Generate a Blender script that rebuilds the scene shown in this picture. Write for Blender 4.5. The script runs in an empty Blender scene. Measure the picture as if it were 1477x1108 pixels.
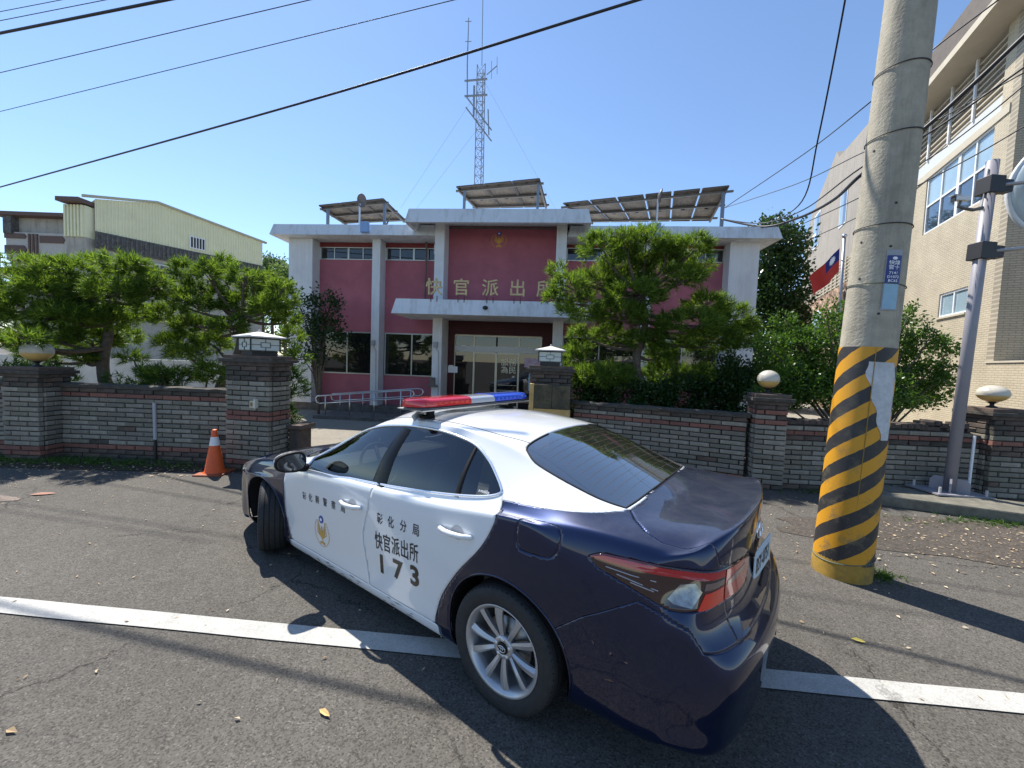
import bpy, bmesh, math, random
import numpy as np
from mathutils import Vector, Matrix, noise
from mathutils.bvhtree import BVHTree
random.seed(7)
S = bpy.context.scene
C = S.collection
R = math.radians

# ------------------------------------------------------------------ camera
CAM_H = 1.862
cd = bpy.data.cameras.new('camera'); cam = bpy.data.objects.new('camera', cd); C.objects.link(cam)
S.camera = cam
cd.sensor_width = 36.0; cd.lens = 580.2448 / 1477 * 36.0
cd.clip_start = 0.05; cd.clip_end = 3000
_p, _r = 0.0534600, 0.0363881
_f = Vector((0, math.cos(_p), -math.sin(_p))); _x = Vector((1, 0, 0)); _u = _x.cross(_f)
_rt = _x * math.cos(_r) + _u * math.sin(_r); _up = -_x * math.sin(_r) + _u * math.cos(_r)
cam.matrix_world = Matrix(((_rt.x, _up.x, -_f.x, 0), (_rt.y, _up.y, -_f.y, 0), (_rt.z, _up.z, -_f.z, CAM_H), (0, 0, 0, 1)))

# ------------------------------------------------------------------ light
SUN_H = Vector((-0.62, 0.785)).normalized(); SUN_EL = R(56)
sun_dir = Vector((SUN_H.x * math.cos(SUN_EL), SUN_H.y * math.cos(SUN_EL), math.sin(SUN_EL)))
sl = bpy.data.lights.new('sun', 'SUN'); sun = bpy.data.objects.new('sun', sl); C.objects.link(sun)
sl.energy = 5.0; sl.angle = R(0.53); sl.color = (1.0, 0.95, 0.87)
sun.rotation_euler = sun_dir.to_track_quat('Z', 'Y').to_euler()
W = bpy.data.worlds.new('World'); S.world = W; W.use_nodes = True
nt = W.node_tree; bg = nt.nodes['Background']
sky = nt.nodes.new('ShaderNodeTexSky'); sky.sky_type = 'NISHITA'; sky.sun_disc = False
sky.sun_elevation = SUN_EL; sky.sun_rotation = math.atan2(SUN_H.x, SUN_H.y)
sky.air_density = 1.0; sky.dust_density = .1; sky.ozone_density = 4.0; sky.altitude = 30
nt.links.new(sky.outputs[0], bg.inputs[0]); bg.inputs[1].default_value = 0.125
S.view_settings.view_transform = 'Standard'; S.view_settings.look = 'None'
S.view_settings.exposure = 0.72; S.view_settings.gamma = 1.0; S.view_settings.use_curve_mapping = False

# ------------------------------------------------------------------ materials
MATS = {}
def mat(name, col=(.5, .5, .5), rough=.6, metal=0, var=.0, scale=6, bump=0, bscale=60, spec=.5, coat=0, trans=0, col2=None,
        stain=None, stain_scale=1.5, stain_amt=.5, stain_z=False, emis=None, croughness=.05):
    if name in MATS: return MATS[name]
    m = bpy.data.materials.new(name); m.use_nodes = True; n = m.node_tree; L = n.links.new
    b = n.nodes['Principled BSDF']; b.inputs['Base Color'].default_value = (*col, 1)
    b.inputs['Roughness'].default_value = rough; b.inputs['Metallic'].default_value = metal
    b.inputs['Specular IOR Level'].default_value = spec
    if coat: b.inputs['Coat Weight'].default_value = coat; b.inputs['Coat Roughness'].default_value = croughness
    tc = n.nodes.new('ShaderNodeTexCoord'); out = None
    if var or col2:
        nz = n.nodes.new('ShaderNodeTexNoise'); nz.inputs['Scale'].default_value = scale; nz.inputs['Detail'].default_value = 8
        nz.inputs['Roughness'].default_value = .65
        L(tc.outputs['Object'], nz.inputs['Vector'])
        rp = n.nodes.new('ShaderNodeValToRGB')
        c2 = col2 if col2 else tuple(max(0, c * (1 - var)) for c in col)
        c1 = col if col2 else tuple(min(1, c * (1 + var)) for c in col)
        rp.color_ramp.elements[0].position = .32; rp.color_ramp.elements[1].position = .68
        rp.color_ramp.elements[0].color = (*c2, 1); rp.color_ramp.elements[1].color = (*c1, 1)
        L(nz.outputs[0], rp.inputs[0]); out = rp.outputs[0]
    if stain:
        n2 = n.nodes.new('ShaderNodeTexNoise'); n2.inputs['Scale'].default_value = stain_scale; n2.inputs['Detail'].default_value = 9
        n2.inputs['Roughness'].default_value = .7
        mp = n.nodes.new('ShaderNodeMapping'); L(tc.outputs['Object'], mp.inputs[0]); L(mp.outputs[0], n2.inputs['Vector'])
        if stain_z: mp.inputs['Scale'].default_value = (3.5, 3.5, .35)
        r2 = n.nodes.new('ShaderNodeValToRGB'); r2.color_ramp.elements[0].position = .48; r2.color_ramp.elements[1].position = .72
        r2.color_ramp.elements[0].color = (0, 0, 0, 1); r2.color_ramp.elements[1].color = (stain_amt,) * 3 + (1,)
        L(n2.outputs[0], r2.inputs[0])
        mx = n.nodes.new('ShaderNodeMix'); mx.data_type = 'RGBA'
        L(r2.outputs[0], mx.inputs[0])
        if out: L(out, mx.inputs[6])
        else: mx.inputs[6].default_value = (*col, 1)
        mx.inputs[7].default_value = (*stain, 1); out = mx.outputs[2]
    if out: L(out, b.inputs['Base Color'])
    if bump:
        n3 = n.nodes.new('ShaderNodeTexNoise'); n3.inputs['Scale'].default_value = bscale; n3.inputs['Detail'].default_value = 6
        L(tc.outputs['Object'], n3.inputs['Vector'])
        bp = n.nodes.new('ShaderNodeBump'); bp.inputs['Strength'].default_value = bump; bp.inputs['Distance'].default_value = .01
        L(n3.outputs[0], bp.inputs['Height']); L(bp.outputs[0], b.inputs['Normal'])
    if trans: b.inputs['Transmission Weight'].default_value = trans
    if emis: b.inputs['Emission Color'].default_value = (*emis[:3], 1); b.inputs['Emission Strength'].default_value = emis[3]
    MATS[name] = m; return m

def leafmat(name, c1, c2, tr=.5, rough=.5):
    m = bpy.data.materials.new(name); m.use_nodes = True; n = m.node_tree; L = n.links.new
    b = n.nodes['Principled BSDF']; o = n.nodes['Material Output']
    g = n.nodes.new('ShaderNodeNewGeometry'); rp = n.nodes.new('ShaderNodeValToRGB')
    rp.color_ramp.elements[0].color = (*c1, 1); rp.color_ramp.elements[1].color = (*c2, 1)
    L(g.outputs['Random Per Island'], rp.inputs[0]); L(rp.outputs[0], b.inputs['Base Color'])
    b.inputs['Roughness'].default_value = rough; b.inputs['Specular IOR Level'].default_value = .3
    t = n.nodes.new('ShaderNodeBsdfTranslucent'); mx = n.nodes.new('ShaderNodeMixShader'); mx.inputs[0].default_value = tr
    hs = n.nodes.new('ShaderNodeHueSaturation'); hs.inputs['Hue'].default_value = .487; hs.inputs['Saturation'].default_value = 1.1; hs.inputs['Value'].default_value = 2.0
    L(rp.outputs[0], hs.inputs['Color']); L(hs.outputs[0], t.inputs[0])
    L(b.outputs[0], mx.inputs[1]); L(t.outputs[0], mx.inputs[2]); L(mx.outputs[0], o.inputs[0])
    MATS[name] = m; return m

def glassmat(name, tint=(.3, .33, .35), refl=.0, rough=.0, fac=.5, base=(.02, .02, .02)):
    """tinted pane: part see-through, part dark, with sharp Fresnel reflection"""
    m = bpy.data.materials.new(name); m.use_nodes = True; n = m.node_tree; L = n.links.new
    for x in list(n.nodes):
        if x.type == 'BSDF_PRINCIPLED': n.nodes.remove(x)
    o = n.nodes['Material Output']
    t = n.nodes.new('ShaderNodeBsdfTransparent'); t.inputs[0].default_value = (*tint, 1)
    d = n.nodes.new('ShaderNodeBsdfDiffuse'); d.inputs[0].default_value = (*base, 1)
    m1 = n.nodes.new('ShaderNodeMixShader'); m1.inputs[0].default_value = fac
    L(t.outputs[0], m1.inputs[1]); L(d.outputs[0], m1.inputs[2])
    gl = n.nodes.new('ShaderNodeBsdfGlossy'); gl.inputs['Roughness'].default_value = rough; gl.inputs[0].default_value = (1, 1, 1, 1)
    fr = n.nodes.new('ShaderNodeFresnel'); fr.inputs[0].default_value = 1.52
    ad = n.nodes.new('ShaderNodeMath'); ad.operation = 'ADD'; ad.inputs[1].default_value = refl; L(fr.outputs[0], ad.inputs[0])
    m2 = n.nodes.new('ShaderNodeMixShader'); L(ad.outputs[0], m2.inputs[0]); L(m1.outputs[0], m2.inputs[1]); L(gl.outputs[0], m2.inputs[2])
    L(m2.outputs[0], o.inputs[0]); MATS[name] = m; return m

# ------------------------------------------------------------------ object helpers
def link(name, me, parent=None, loc=None, rotz=None, kind=None, smooth=False):
    o = bpy.data.objects.new(name, me); C.objects.link(o)
    if parent: o.parent = parent
    if loc is not None: o.location = loc
    if rotz is not None: o.rotation_euler[2] = rotz
    if kind: o['kind'] = kind
    if smooth: me.polygons.foreach_set('use_smooth', [True] * len(me.polygons))
    return o
def thing(name, label, cat, loc=(0, 0, 0), rotz=0, group=None):
    o = bpy.data.objects.new(name, None); C.objects.link(o); o.location = loc; o.rotation_euler[2] = rotz
    o.empty_display_size = .1
    o['label'] = label; o['category'] = cat
    if group: o['group'] = group
    return o
def tag(o, label, cat, group=None):
    o['label'] = label; o['category'] = cat
    if group: o['group'] = group
    return o
def clone(o, label=None, loc=None, rotz=None, group=None):
    def rec(s, par):
        c = s.copy(); C.objects.link(c)
        if par: c.parent = par
        for ch in list(kids.get(s, [])): rec(ch, c)
        return c
    kids = {}
    for q in list(bpy.data.objects):
        if q.parent: kids.setdefault(q.parent, []).append(q)
    r = rec(o, None)
    if label: r['label'] = label
    if group: r['group'] = group
    if loc is not None: r.location = loc
    if rotz is not None: r.rotation_euler[2] = rotz
    return r

class MB:
    """collects shapes, builds one mesh"""
    def __init__(s): s.v = []; s.f = []; s.mi = []; s.m = []
    def _m(s, m):
        if m is None: return 0
        if m not in s.m: s.m.append(m)
        return s.m.index(m)
    def add(s, vs, fs, m=None):
        k = len(s.v); s.v += [tuple(v) for v in vs]; s.f += [tuple(i + k for i in f) for f in fs]; s.mi += [s._m(m)] * len(fs); return s
    def box(s, x0, x1, y0, y1, z0, z1, m=None, M=None):
        vs = [Vector((x, y, z)) for z in (z0, z1) for y in (y0, y1) for x in (x0, x1)]
        if M is not None: vs = [M @ v for v in vs]
        return s.add(vs, [(0, 2, 3, 1), (4, 5, 7, 6), (0, 1, 5, 4), (2, 6, 7, 3), (0, 4, 6, 2), (1, 3, 7, 5)], m)
    def bar(s, a, b, w, h=None, m=None, up=(0, 0, 1)):
        a = Vector(a); b = Vector(b); h = h or w; d = (b - a); l = d.length; d.normalize()
        u = Vector(up); x = d.cross(u)
        if x.length < 1e-4: x = d.cross(Vector((1, 0, 0)))
        x.normalize(); y = x.cross(d)
        vs = [p + x * (sx * w / 2) + y * (sy * h / 2) for p in (a, b) for sx, sy in ((-1, -1), (1, -1), (1, 1), (-1, 1))]
        return s.add(vs, [(3, 2, 1, 0), (4, 5, 6, 7), (0, 1, 5, 4), (1, 2, 6, 5), (2, 3, 7, 6), (3, 0, 4, 7)], m)
    def tube(s, pts, r, n=8, m=None, cap=True):
        pts = [Vector(p) for p in pts]; rs = r if isinstance(r, (list, tuple)) else [r] * len(pts)
        vs = []; px = None
        for i, p in enumerate(pts):
            d = (pts[min(i + 1, len(pts) - 1)] - pts[max(i - 1, 0)])
            d = d.normalized() if d.length > 1e-9 else Vector((0, 0, 1))
            if px is None: px = d.orthogonal().normalized()
            px = (px - d * px.dot(d)); px = px.normalized() if px.length > 1e-6 else d.orthogonal().normalized()
            py = d.cross(px)
            vs += [p + (px * math.cos(2 * math.pi * k / n) + py * math.sin(2 * math.pi * k / n)) * rs[i] for k in range(n)]
        fs = [(i * n + k, i * n + (k + 1) % n, (i + 1) * n + (k + 1) % n, (i + 1) * n + k) for i in range(len(pts) - 1) for k in range(n)]
        if cap: fs += [tuple(reversed(range(n))), tuple(range((len(pts) - 1) * n, len(pts) * n))]
        return s.add(vs, fs, m)
    def lathe(s, prof, n=24, m=None, M=None, o=(0, 0, 0), cap=True):
        vs = []
        for r, z in prof:
            for k in range(n):
                a = 2 * math.pi * k / n; v = Vector((r * math.cos(a), r * math.sin(a), z))
                if M is not None: v = M @ v
                vs.append(v + Vector(o))
        q = len(prof)
        fs = [(i * n + k, i * n + (k + 1) % n, (i + 1) * n + (k + 1) % n, (i + 1) * n + k) for i in range(q - 1) for k in range(n)]
        if cap and prof[0][0] > 1e-5: fs.append(tuple(reversed(range(n))))
        if cap and prof[-1][0] > 1e-5: fs.append(tuple(range((q - 1) * n, q * n)))
        return s.add(vs, fs, m)
    def prism(s, poly, z0, z1, m=None, M=None):
        """poly in XY extruded in z"""
        n = len(poly); vs = [Vector((x, y, z0)) for x, y in poly] + [Vector((x, y, z1)) for x, y in poly]
        if M is not None: vs = [M @ v for v in vs]
        return s.add(vs, [tuple(reversed(range(n))), tuple(range(n, 2 * n))] + [(i, (i + 1) % n, n + (i + 1) % n, n + i) for i in range(n)], m)
    def build(s, name, m=None, parent=None, smooth=False, bevel=0, kind=None, loc=None, rotz=None, auto=None, fixn=False):
        me = bpy.data.meshes.new(name); me.from_pydata(s.v, [], s.f)
        ms = s.m if s.m else [m]
        for x in ms: me.materials.append(x)
        if s.m: me.polygons.foreach_set('material_index', s.mi)
        me.update()
        if fixn:
            bm = bmesh.new(); bm.from_mesh(me); bmesh.ops.recalc_face_normals(bm, faces=bm.faces); bm.to_mesh(me); bm.free()
        o = link(name, me, parent, loc, rotz, kind)
        if smooth: me.polygons.foreach_set('use_smooth', [True] * len(me.polygons))
        if auto is not None: me.polygons.foreach_set('use_smooth', [True] * len(me.polygons)); me.set_sharp_from_angle(angle=R(auto))
        if bevel:
            b = o.modifiers.new('b', 'BEVEL'); b.width = bevel; b.segments = 2; b.limit_method = 'ANGLE'; b.angle_limit = R(40)
        return o

def text_mesh(body, size=1.0, bold=0.0, ext=0.0, align='CENTER', res=3):
    cu = bpy.data.curves.new('t', 'FONT'); cu.body = body; cu.size = size; cu.align_x = align; cu.align_y = 'CENTER'
    cu.offset = bold; cu.extrude = ext; cu.resolution_u = res
    o = bpy.data.objects.new('t', cu); C.objects.link(o)
    bpy.context.view_layer.update()
    me = bpy.data.meshes.new_from_object(o.evaluated_get(bpy.context.evaluated_depsgraph_get()))
    bpy.data.objects.remove(o); bpy.data.curves.remove(cu)
    return me

def smooth_poly(pts, sub=6, closed=True, sharp=()):
    """Catmull-Rom through pts; indices in sharp stay corners"""
    P = np.array(pts, float); n = len(P); out = []
    rng = range(n if closed else n - 1)
    for i in rng:
        p1, p2 = P[i], P[(i + 1) % n]
        p0 = P[i - 1] if (closed or i > 0) else p1; p3 = P[(i + 2) % n] if (closed or i + 2 < n) else p2
        if i in sharp: p0 = p1
        if (i + 1) % n in sharp: p3 = p2
        for k in range(sub):
            t = k / sub
            out.append(.5 * ((2 * p1) + (-p0 + p2) * t + (2 * p0 - 5 * p1 + 4 * p2 - p3) * t * t + (-p0 + 3 * p1 - 3 * p2 + p3) * t ** 3))
    if not closed: out.append(P[-1])
    return np.array(out)

def sdf(poly, Q):
    """signed distance (neg inside) of points Q to polygon"""
    d = np.full(len(Q), 1e9); ins = np.zeros(len(Q), bool); n = len(poly)
    for i in range(n):
        a = poly[i]; b = poly[(i + 1) % n]; e = b - a; w = Q - a
        t = np.clip((w @ e) / max(e @ e, 1e-12), 0, 1); r = w - np.outer(t, e)
        d = np.minimum(d, np.hypot(r[:, 0], r[:, 1]))
        c = ((a[1] <= Q[:, 1]) != (b[1] <= Q[:, 1]))
        if abs(e[1]) > 1e-12:
            xi = a[0] + (Q[:, 1] - a[1]) * e[0] / e[1]; ins ^= c & (Q[:, 0] < xi)
    return np.where(ins, -d, d)
# ------------------------------------------------------------------ authoring helpers: a sight line meets a known depth or height
def _ray(px, py): return _f * 580.2448 + _rt * (px - 738.5) + _up * (554 - py)
def at(px, py, Y):
    d = _ray(px, py); return Vector((0, 0, CAM_H)) + d * (Y / d.y)
def atz(px, py, z):
    d = _ray(px, py); return Vector((0, 0, CAM_H)) + d * ((z - CAM_H) / d.z)

# ================================================================== GROUND
def ground_mat(name, c1, c2, speck=.35, fine=260, crack=0.0, rough=.88, bump=.5, tint=None):
    m = bpy.data.materials.new(name); m.use_nodes = True; n = m.node_tree; L = n.links.new; b = n.nodes['Principled BSDF']
    b.inputs['Roughness'].default_value = rough; b.inputs['Specular IOR Level'].default_value = .25
    g = n.nodes.new('ShaderNodeNewGeometry')
    def noise_(sc, det=6, rg=.6):
        z = n.nodes.new('ShaderNodeTexNoise'); z.inputs['Scale'].default_value = sc; z.inputs['Detail'].default_value = det; z.inputs['Roughness'].default_value = rg
        L(g.outputs['Position'], z.inputs['Vector']); return z
    big = noise_(.55, 8, .65); r1 = n.nodes.new('ShaderNodeValToRGB'); r1.color_ramp.elements[0].position = .3; r1.color_ramp.elements[1].position = .72
    r1.color_ramp.elements[0].color = (*c2, 1); r1.color_ramp.elements[1].color = (*c1, 1); L(big.outputs[0], r1.inputs[0])
    vo = n.nodes.new('ShaderNodeTexVoronoi'); vo.inputs['Scale'].default_value = fine; L(g.outputs['Position'], vo.inputs['Vector'])
    r2 = n.nodes.new('ShaderNodeValToRGB'); e = r2.color_ramp.elements; e[0].position = .0; e[0].color = (1 - speck,) * 3 + (1,); e[1].position = 1; e[1].color = (1 + speck * 1.1,) * 3 + (1,)
    mm = e.new(.55); mm.color = (1, 1, 1, 1); m2 = e.new(.93); m2.color = (1.05, 1.05, 1.05, 1)
    sp_ = n.nodes.new('ShaderNodeSeparateColor'); L(vo.outputs['Color'], sp_.inputs[0]); L(sp_.outputs[0], r2.inputs[0])
    mx = n.nodes.new('ShaderNodeMix'); mx.data_type = 'RGBA'; mx.blend_type = 'MULTIPLY'; mx.inputs[0].default_value = 1
    L(r1.outputs[0], mx.inputs[6]); L(r2.outputs[0], mx.inputs[7]); out = mx.outputs[2]
    mid = noise_(9, 7, .7); r3 = n.nodes.new('ShaderNodeMapRange'); r3.inputs[1].default_value = .3; r3.inputs[2].default_value = .7; r3.inputs[3].default_value = .86; r3.inputs[4].default_value = 1.12
    L(mid.outputs[0], r3.inputs[0]); mx2 = n.nodes.new('ShaderNodeMix'); mx2.data_type = 'RGBA'; mx2.blend_type = 'MULTIPLY'; mx2.inputs[0].default_value = 1
    L(out, mx2.inputs[6]); L(r3.outputs[0], mx2.inputs[7]); out = mx2.outputs[2]
    if crack:
        dn = noise_(2.5, 6, .7); va = n.nodes.new('ShaderNodeVectorMath'); va.operation = 'MULTIPLY_ADD'; va.inputs[1].default_value = (.5, .5, .5)
        L(dn.outputs['Color'], va.inputs[0]); L(g.outputs['Position'], va.inputs[2])
        vc = n.nodes.new('ShaderNodeTexVoronoi'); vc.feature = 'DISTANCE_TO_EDGE'; vc.inputs['Scale'].default_value = .42; L(va.outputs[0], vc.inputs['Vector'])
        r4 = n.nodes.new('ShaderNodeMapRange'); r4.inputs[1].default_value = .0; r4.inputs[2].default_value = .006; r4.inputs[3].default_value = 1 - crack; r4.inputs[4].default_value = 1
        L(vc.outputs[0], r4.inputs[0])
        gate = noise_(.8, 2); r5 = n.nodes.new('ShaderNodeMapRange'); r5.inputs[1].default_value = .44; r5.inputs[2].default_value = .5; L(gate.outputs[0], r5.inputs[0])
        mx3 = n.nodes.new('ShaderNodeMix'); mx3.data_type = 'RGBA'; mx3.blend_type = 'MULTIPLY'; L(r5.outputs[0], mx3.inputs[0]); L(out, mx3.inputs[6]); L(r4.outputs[0], mx3.inputs[7]); out = mx3.outputs[2]
    L(out, b.inputs['Base Color'])
    bn = noise_(fine * .55, 4, .7); bp = n.nodes.new('ShaderNodeBump'); bp.inputs['Strength'].default_value = bump; bp.inputs['Distance'].default_value = .006
    L(bn.outputs[0], bp.inputs['Height']); L(bp.outputs[0], b.inputs['Normal'])
    MATS[name] = m; return m
asphalt = ground_mat('asphalt', (.128, .117, .102), (.090, .083, .072), .55, 130, .7)
yard_m = ground_mat('yard_concrete', (.30, .27, .22), (.22, .20, .165), .2, 120, .3)
verge_m = ground_mat('verge_paving', (.105, .088, .074), (.075, .065, .054), .5, 70, 0, bump=1)
def sheet(name, pts, z, m, kind='structure', sub=0, parent=None):
    mb = MB(); mb.add([(p[0], p[1], z) for p in pts], [tuple(range(len(pts)))]); o = mb.build(name, m, parent)
    if kind: o['kind'] = kind
    return o
sheet('ground', [(-900, -900), (900, -900), (900, 900), (-900, 900)], 0, asphalt)
sheet('road', [(-60, -8), (60, -8), (60, 1.5 + 2.6 - 60 * .083 + 2.4), (-60, 6.5 + 60 * .083)], .004, asphalt)
sheet('yard', [(-16, 6.95), (-4.4, 6.75), (-3.7, 6.7), (.6, 7.9), (1.3, 7.8), (4.1, 6.55), (7.6, 6.4), (30, 5.2), (45, 60), (-60, 60), (-40, 8.5)], .008, yard_m)
# painted edge line, worn
lm = ground_mat('line_paint', (.50, .49, .455), (.40, .39, .36), .18, 150, .4, rough=.75, bump=.3)
_n = lm.node_tree; _b = _n.nodes['Principled BSDF']; _src = _b.inputs['Base Color'].links[0].from_socket; _g = _n.nodes.new('ShaderNodeNewGeometry')
_z = _n.nodes.new('ShaderNodeTexNoise'); _z.inputs['Scale'].default_value = 34; _z.inputs['Detail'].default_value = 10; _z.inputs['Roughness'].default_value = .8; _n.links.new(_g.outputs['Position'], _z.inputs['Vector'])
_q = _n.nodes.new('ShaderNodeMapRange'); _q.inputs[1].default_value = .60; _q.inputs[2].default_value = .66; _q.inputs[4].default_value = .85; _n.links.new(_z.outputs[0], _q.inputs[0])
_m = _n.nodes.new('ShaderNodeMix'); _m.data_type = 'RGBA'; _n.links.new(_q.outputs[0], _m.inputs[0]); _n.links.new(_src, _m.inputs[6]); _m.inputs[7].default_value = (.13, .12, .105, 1); _n.links.new(_m.outputs[2], _b.inputs['Base Color'])
def liney(x): return 2.575 - .083 * (x + .3)
for x0, x1 in ((-45, 45),):
    n = 180; rnd = random.Random(3); mb = MB(); vs_ = []
    for i in range(n + 1):
        x = x0 + (x1 - x0) * i / n; j = rnd.uniform(-.003, .003); vs_ += [(x, liney(x) - .16 + j, .012), (x, liney(x) + rnd.uniform(-.003, .003), .012)]
    mb.add(vs_, [(2 * i, 2 * i + 2, 2 * i + 3, 2 * i + 1) for i in range(n)]); o = mb.build('road_line', lm); o['kind'] = 'structure'
def blob_sheet(name, cx, cy, rx, ry, z, m, rot=0, seed=0, n=40, amp=.18):
    pts = []
    for i in range(n):
        a = 2 * math.pi * i / n; k = 1 + amp * noise.noise(Vector((math.cos(a) * 2 + seed, math.sin(a) * 2, seed))) * 2
        x, y = rx * k * math.cos(a), ry * k * math.sin(a); pts.append((cx + x * math.cos(rot) - y * math.sin(rot), cy + x * math.sin(rot) + y * math.cos(rot)))
    return sheet(name, pts, z, m)
blob_sheet('verge', 6.1, 4.45, 2.9, .72, .009, verge_m, -.09, 3)
blob_sheet('paving_patch', -8.2, 4.75, 2.2, .42, .009, ground_mat('old_pavers', (.24, .19, .16), (.17, .14, .12), .3, 40, 0), -.05, 8, amp=.1)
blob_sheet('soil_strip', -7.2, 6.25, 4.2, .28, .011, ground_mat('soil', (.07, .055, .035), (.035, .03, .018), .5, 70, 0, bump=1.5), .01, 5)
# litter
leaf_l = leafmat('dry_leaf', (.42, .30, .17), (.66, .56, .40), .15, .8)
def litter(name, n, area, seed, smin=.012, smax=.035, m=leaf_l):
    rnd = random.Random(seed); mb = MB()
    for i in range(n):
        x, y, z0 = area(rnd); a = rnd.uniform(0, 6.28); s = rnd.uniform(smin, smax) * (1.6 if rnd.random() < .06 else 1); w = s * rnd.uniform(.18, .5)
        c, sn = math.cos(a), math.sin(a); t = rnd.uniform(0, .012)
        P_ = [(-s, 0, .0), (-s * .2, w, t), (s, 0, .002), (-s * .2, -w, t * .3)]
        mb.add([(x + px * c - py * sn, y + px * sn + py * c, z0 + .004 + pz) for px, py, pz in P_], [(0, 1, 2, 3)])
    o = mb.build(name, m); o['kind'] = 'stuff'; o['label'] = 'dry fallen leaves and bits scattered over the asphalt'; return o
def area_road(r):
    x = r.uniform(-9, 9); y = r.uniform(1.0, 6.6) if r.random() < .7 else r.gauss(5.3, .9); return x, max(.6, min(y, 6.7)), .009
def area_verge(r): return 6.0 + r.gauss(0, 1.5), 4.4 + r.gauss(0, .45), .012
def area_left(r): return r.uniform(-11, -4.6), 6.1 + r.gauss(0, .3), .013
litter('fallen_leaves', 900, area_road, 4, .008, .022); litter('fallen_leaves', 700, area_verge, 5, .010, .026); litter('fallen_leaves', 600, area_left, 6, .012, .03)
for (px, py, lab, c) in ((1238, 925, 'small yellow leaf lying on the asphalt in front of the utility pole', (.62, .50, .10)), (62, 713, 'flat brown leaf husk lying on the asphalt at the left', (.30, .13, .08)), (468, 1030, 'tan curled leaf on the asphalt near the bottom of the picture', (.6, .38, .14))):
    p = atz(px, py, .01); mb = MB(); s = .042 if px != 62 else .13; a = .3 if px == 62 else -.5
    P_ = [(-s, 0, .004), (-s * .3, s * .33, .014), (s * .5, s * .2, .012), (s, 0, .006), (s * .4, -s * .22, .004), (-s * .4, -s * .28, .006)]
    mb.add(P_, [(0, 1, 2, 3), (0, 3, 4, 5)]); o = mb.build('leaf', mat('leafcol%d' % px, c, .7), None, loc=(p.x, p.y, .012), rotz=a); tag(o, lab, 'leaf')
# ================================================================== POLICE STATION
white_wall = mat('white_wall', (.66, .67, .68), .8, var=.06, scale=2.5, stain=(.34, .33, .30), stain_scale=1.6, stain_amt=.35, stain_z=True, bump=.15, bscale=90)
red_wall = mat('red_wall', (.39, .115, .145), .75, var=.12, scale=1.3, stain=(.26, .07, .10), stain_scale=2.2, stain_amt=.4, bump=.12, bscale=120)
dark_red = mat('dark_red_wall', (.20, .030, .032), .75, var=.15, scale=3)
fascia_m = mat('fascia_white', (.64, .68, .72), .8, var=.05, scale=3, stain=(.36, .36, .34), stain_scale=1.2, stain_amt=.75, stain_z=True)
conc_dark = mat('concrete_dark', (.13, .12, .11), .9, var=.3, scale=5, bump=.4, bscale=40)
alu = mat('alu_frame', (.50, .50, .46), .4, .6)
gold_alu = mat('gold_frame', (.62, .57, .42), .45, .25)
room_dark = mat('room_dark', (.035, .035, .035), .9)
win_glass = glassmat('window_glass', (.35, .37, .37), .03, .0, .55, (.022, .023, .022))
screen_m = mat('window_blind', (.05, .052, .048), .8, var=.2, scale=8)

def brickmat(name, c1, c2, mortar, scale, bw=.5, rh=.25, ms=.012, bump=.5, ax='XZ', rough=.8, off=.5):
    m = bpy.data.materials.new(name); m.use_nodes = True; n = m.node_tree; L = n.links.new; b = n.nodes['Principled BSDF']; b.inputs['Roughness'].default_value = rough
    tc = n.nodes.new('ShaderNodeTexCoord'); s_ = n.nodes.new('ShaderNodeSeparateXYZ'); cb = n.nodes.new('ShaderNodeCombineXYZ'); L(tc.outputs['Object'], s_.inputs[0])
    if ax == 'XZ': L(s_.outputs[0], cb.inputs[0])
    else: L(s_.outputs[1], cb.inputs[0])
    L(s_.outputs[2], cb.inputs[1])
    t = n.nodes.new('ShaderNodeTexBrick'); t.inputs['Scale'].default_value = scale; t.inputs['Brick Width'].default_value = bw; t.inputs['Row Height'].default_value = rh
    t.inputs['Mortar Size'].default_value = ms; t.offset = off; t.inputs['Color1'].default_value = (*c1, 1); t.inputs['Color2'].default_value = (*c2, 1); t.inputs['Mortar'].default_value = (*mortar, 1)
    L(cb.outputs[0], t.inputs['Vector'])
    nz = n.nodes.new('ShaderNodeTexNoise'); nz.inputs['Scale'].default_value = 1.2; nz.inputs['Detail'].default_value = 8; L(tc.outputs['Object'], nz.inputs['Vector'])
    mr = n.nodes.new('ShaderNodeMapRange'); mr.inputs[1].default_value = .3; mr.inputs[2].default_value = .7; mr.inputs[3].default_value = .85; mr.inputs[4].default_value = 1.08; L(nz.outputs[0], mr.inputs[0])
    mx = n.nodes.new('ShaderNodeMix'); mx.data_type = 'RGBA'; mx.blend_type = 'MULTIPLY'; mx.inputs[0].default_value = 1; L(t.outputs[0], mx.inputs[6]); L(mr.outputs[0], mx.inputs[7]); L(mx.outputs[2], b.inputs['Base Color'])
    bp = n.nodes.new('ShaderNodeBump'); bp.invert = True; bp.inputs['Strength'].default_value = bump; bp.inputs['Distance'].default_value = .01; L(t.outputs['Fac'], bp.inputs['Height']); L(bp.outputs[0], b.inputs['Normal'])
    MATS[name] = m; return m

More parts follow.
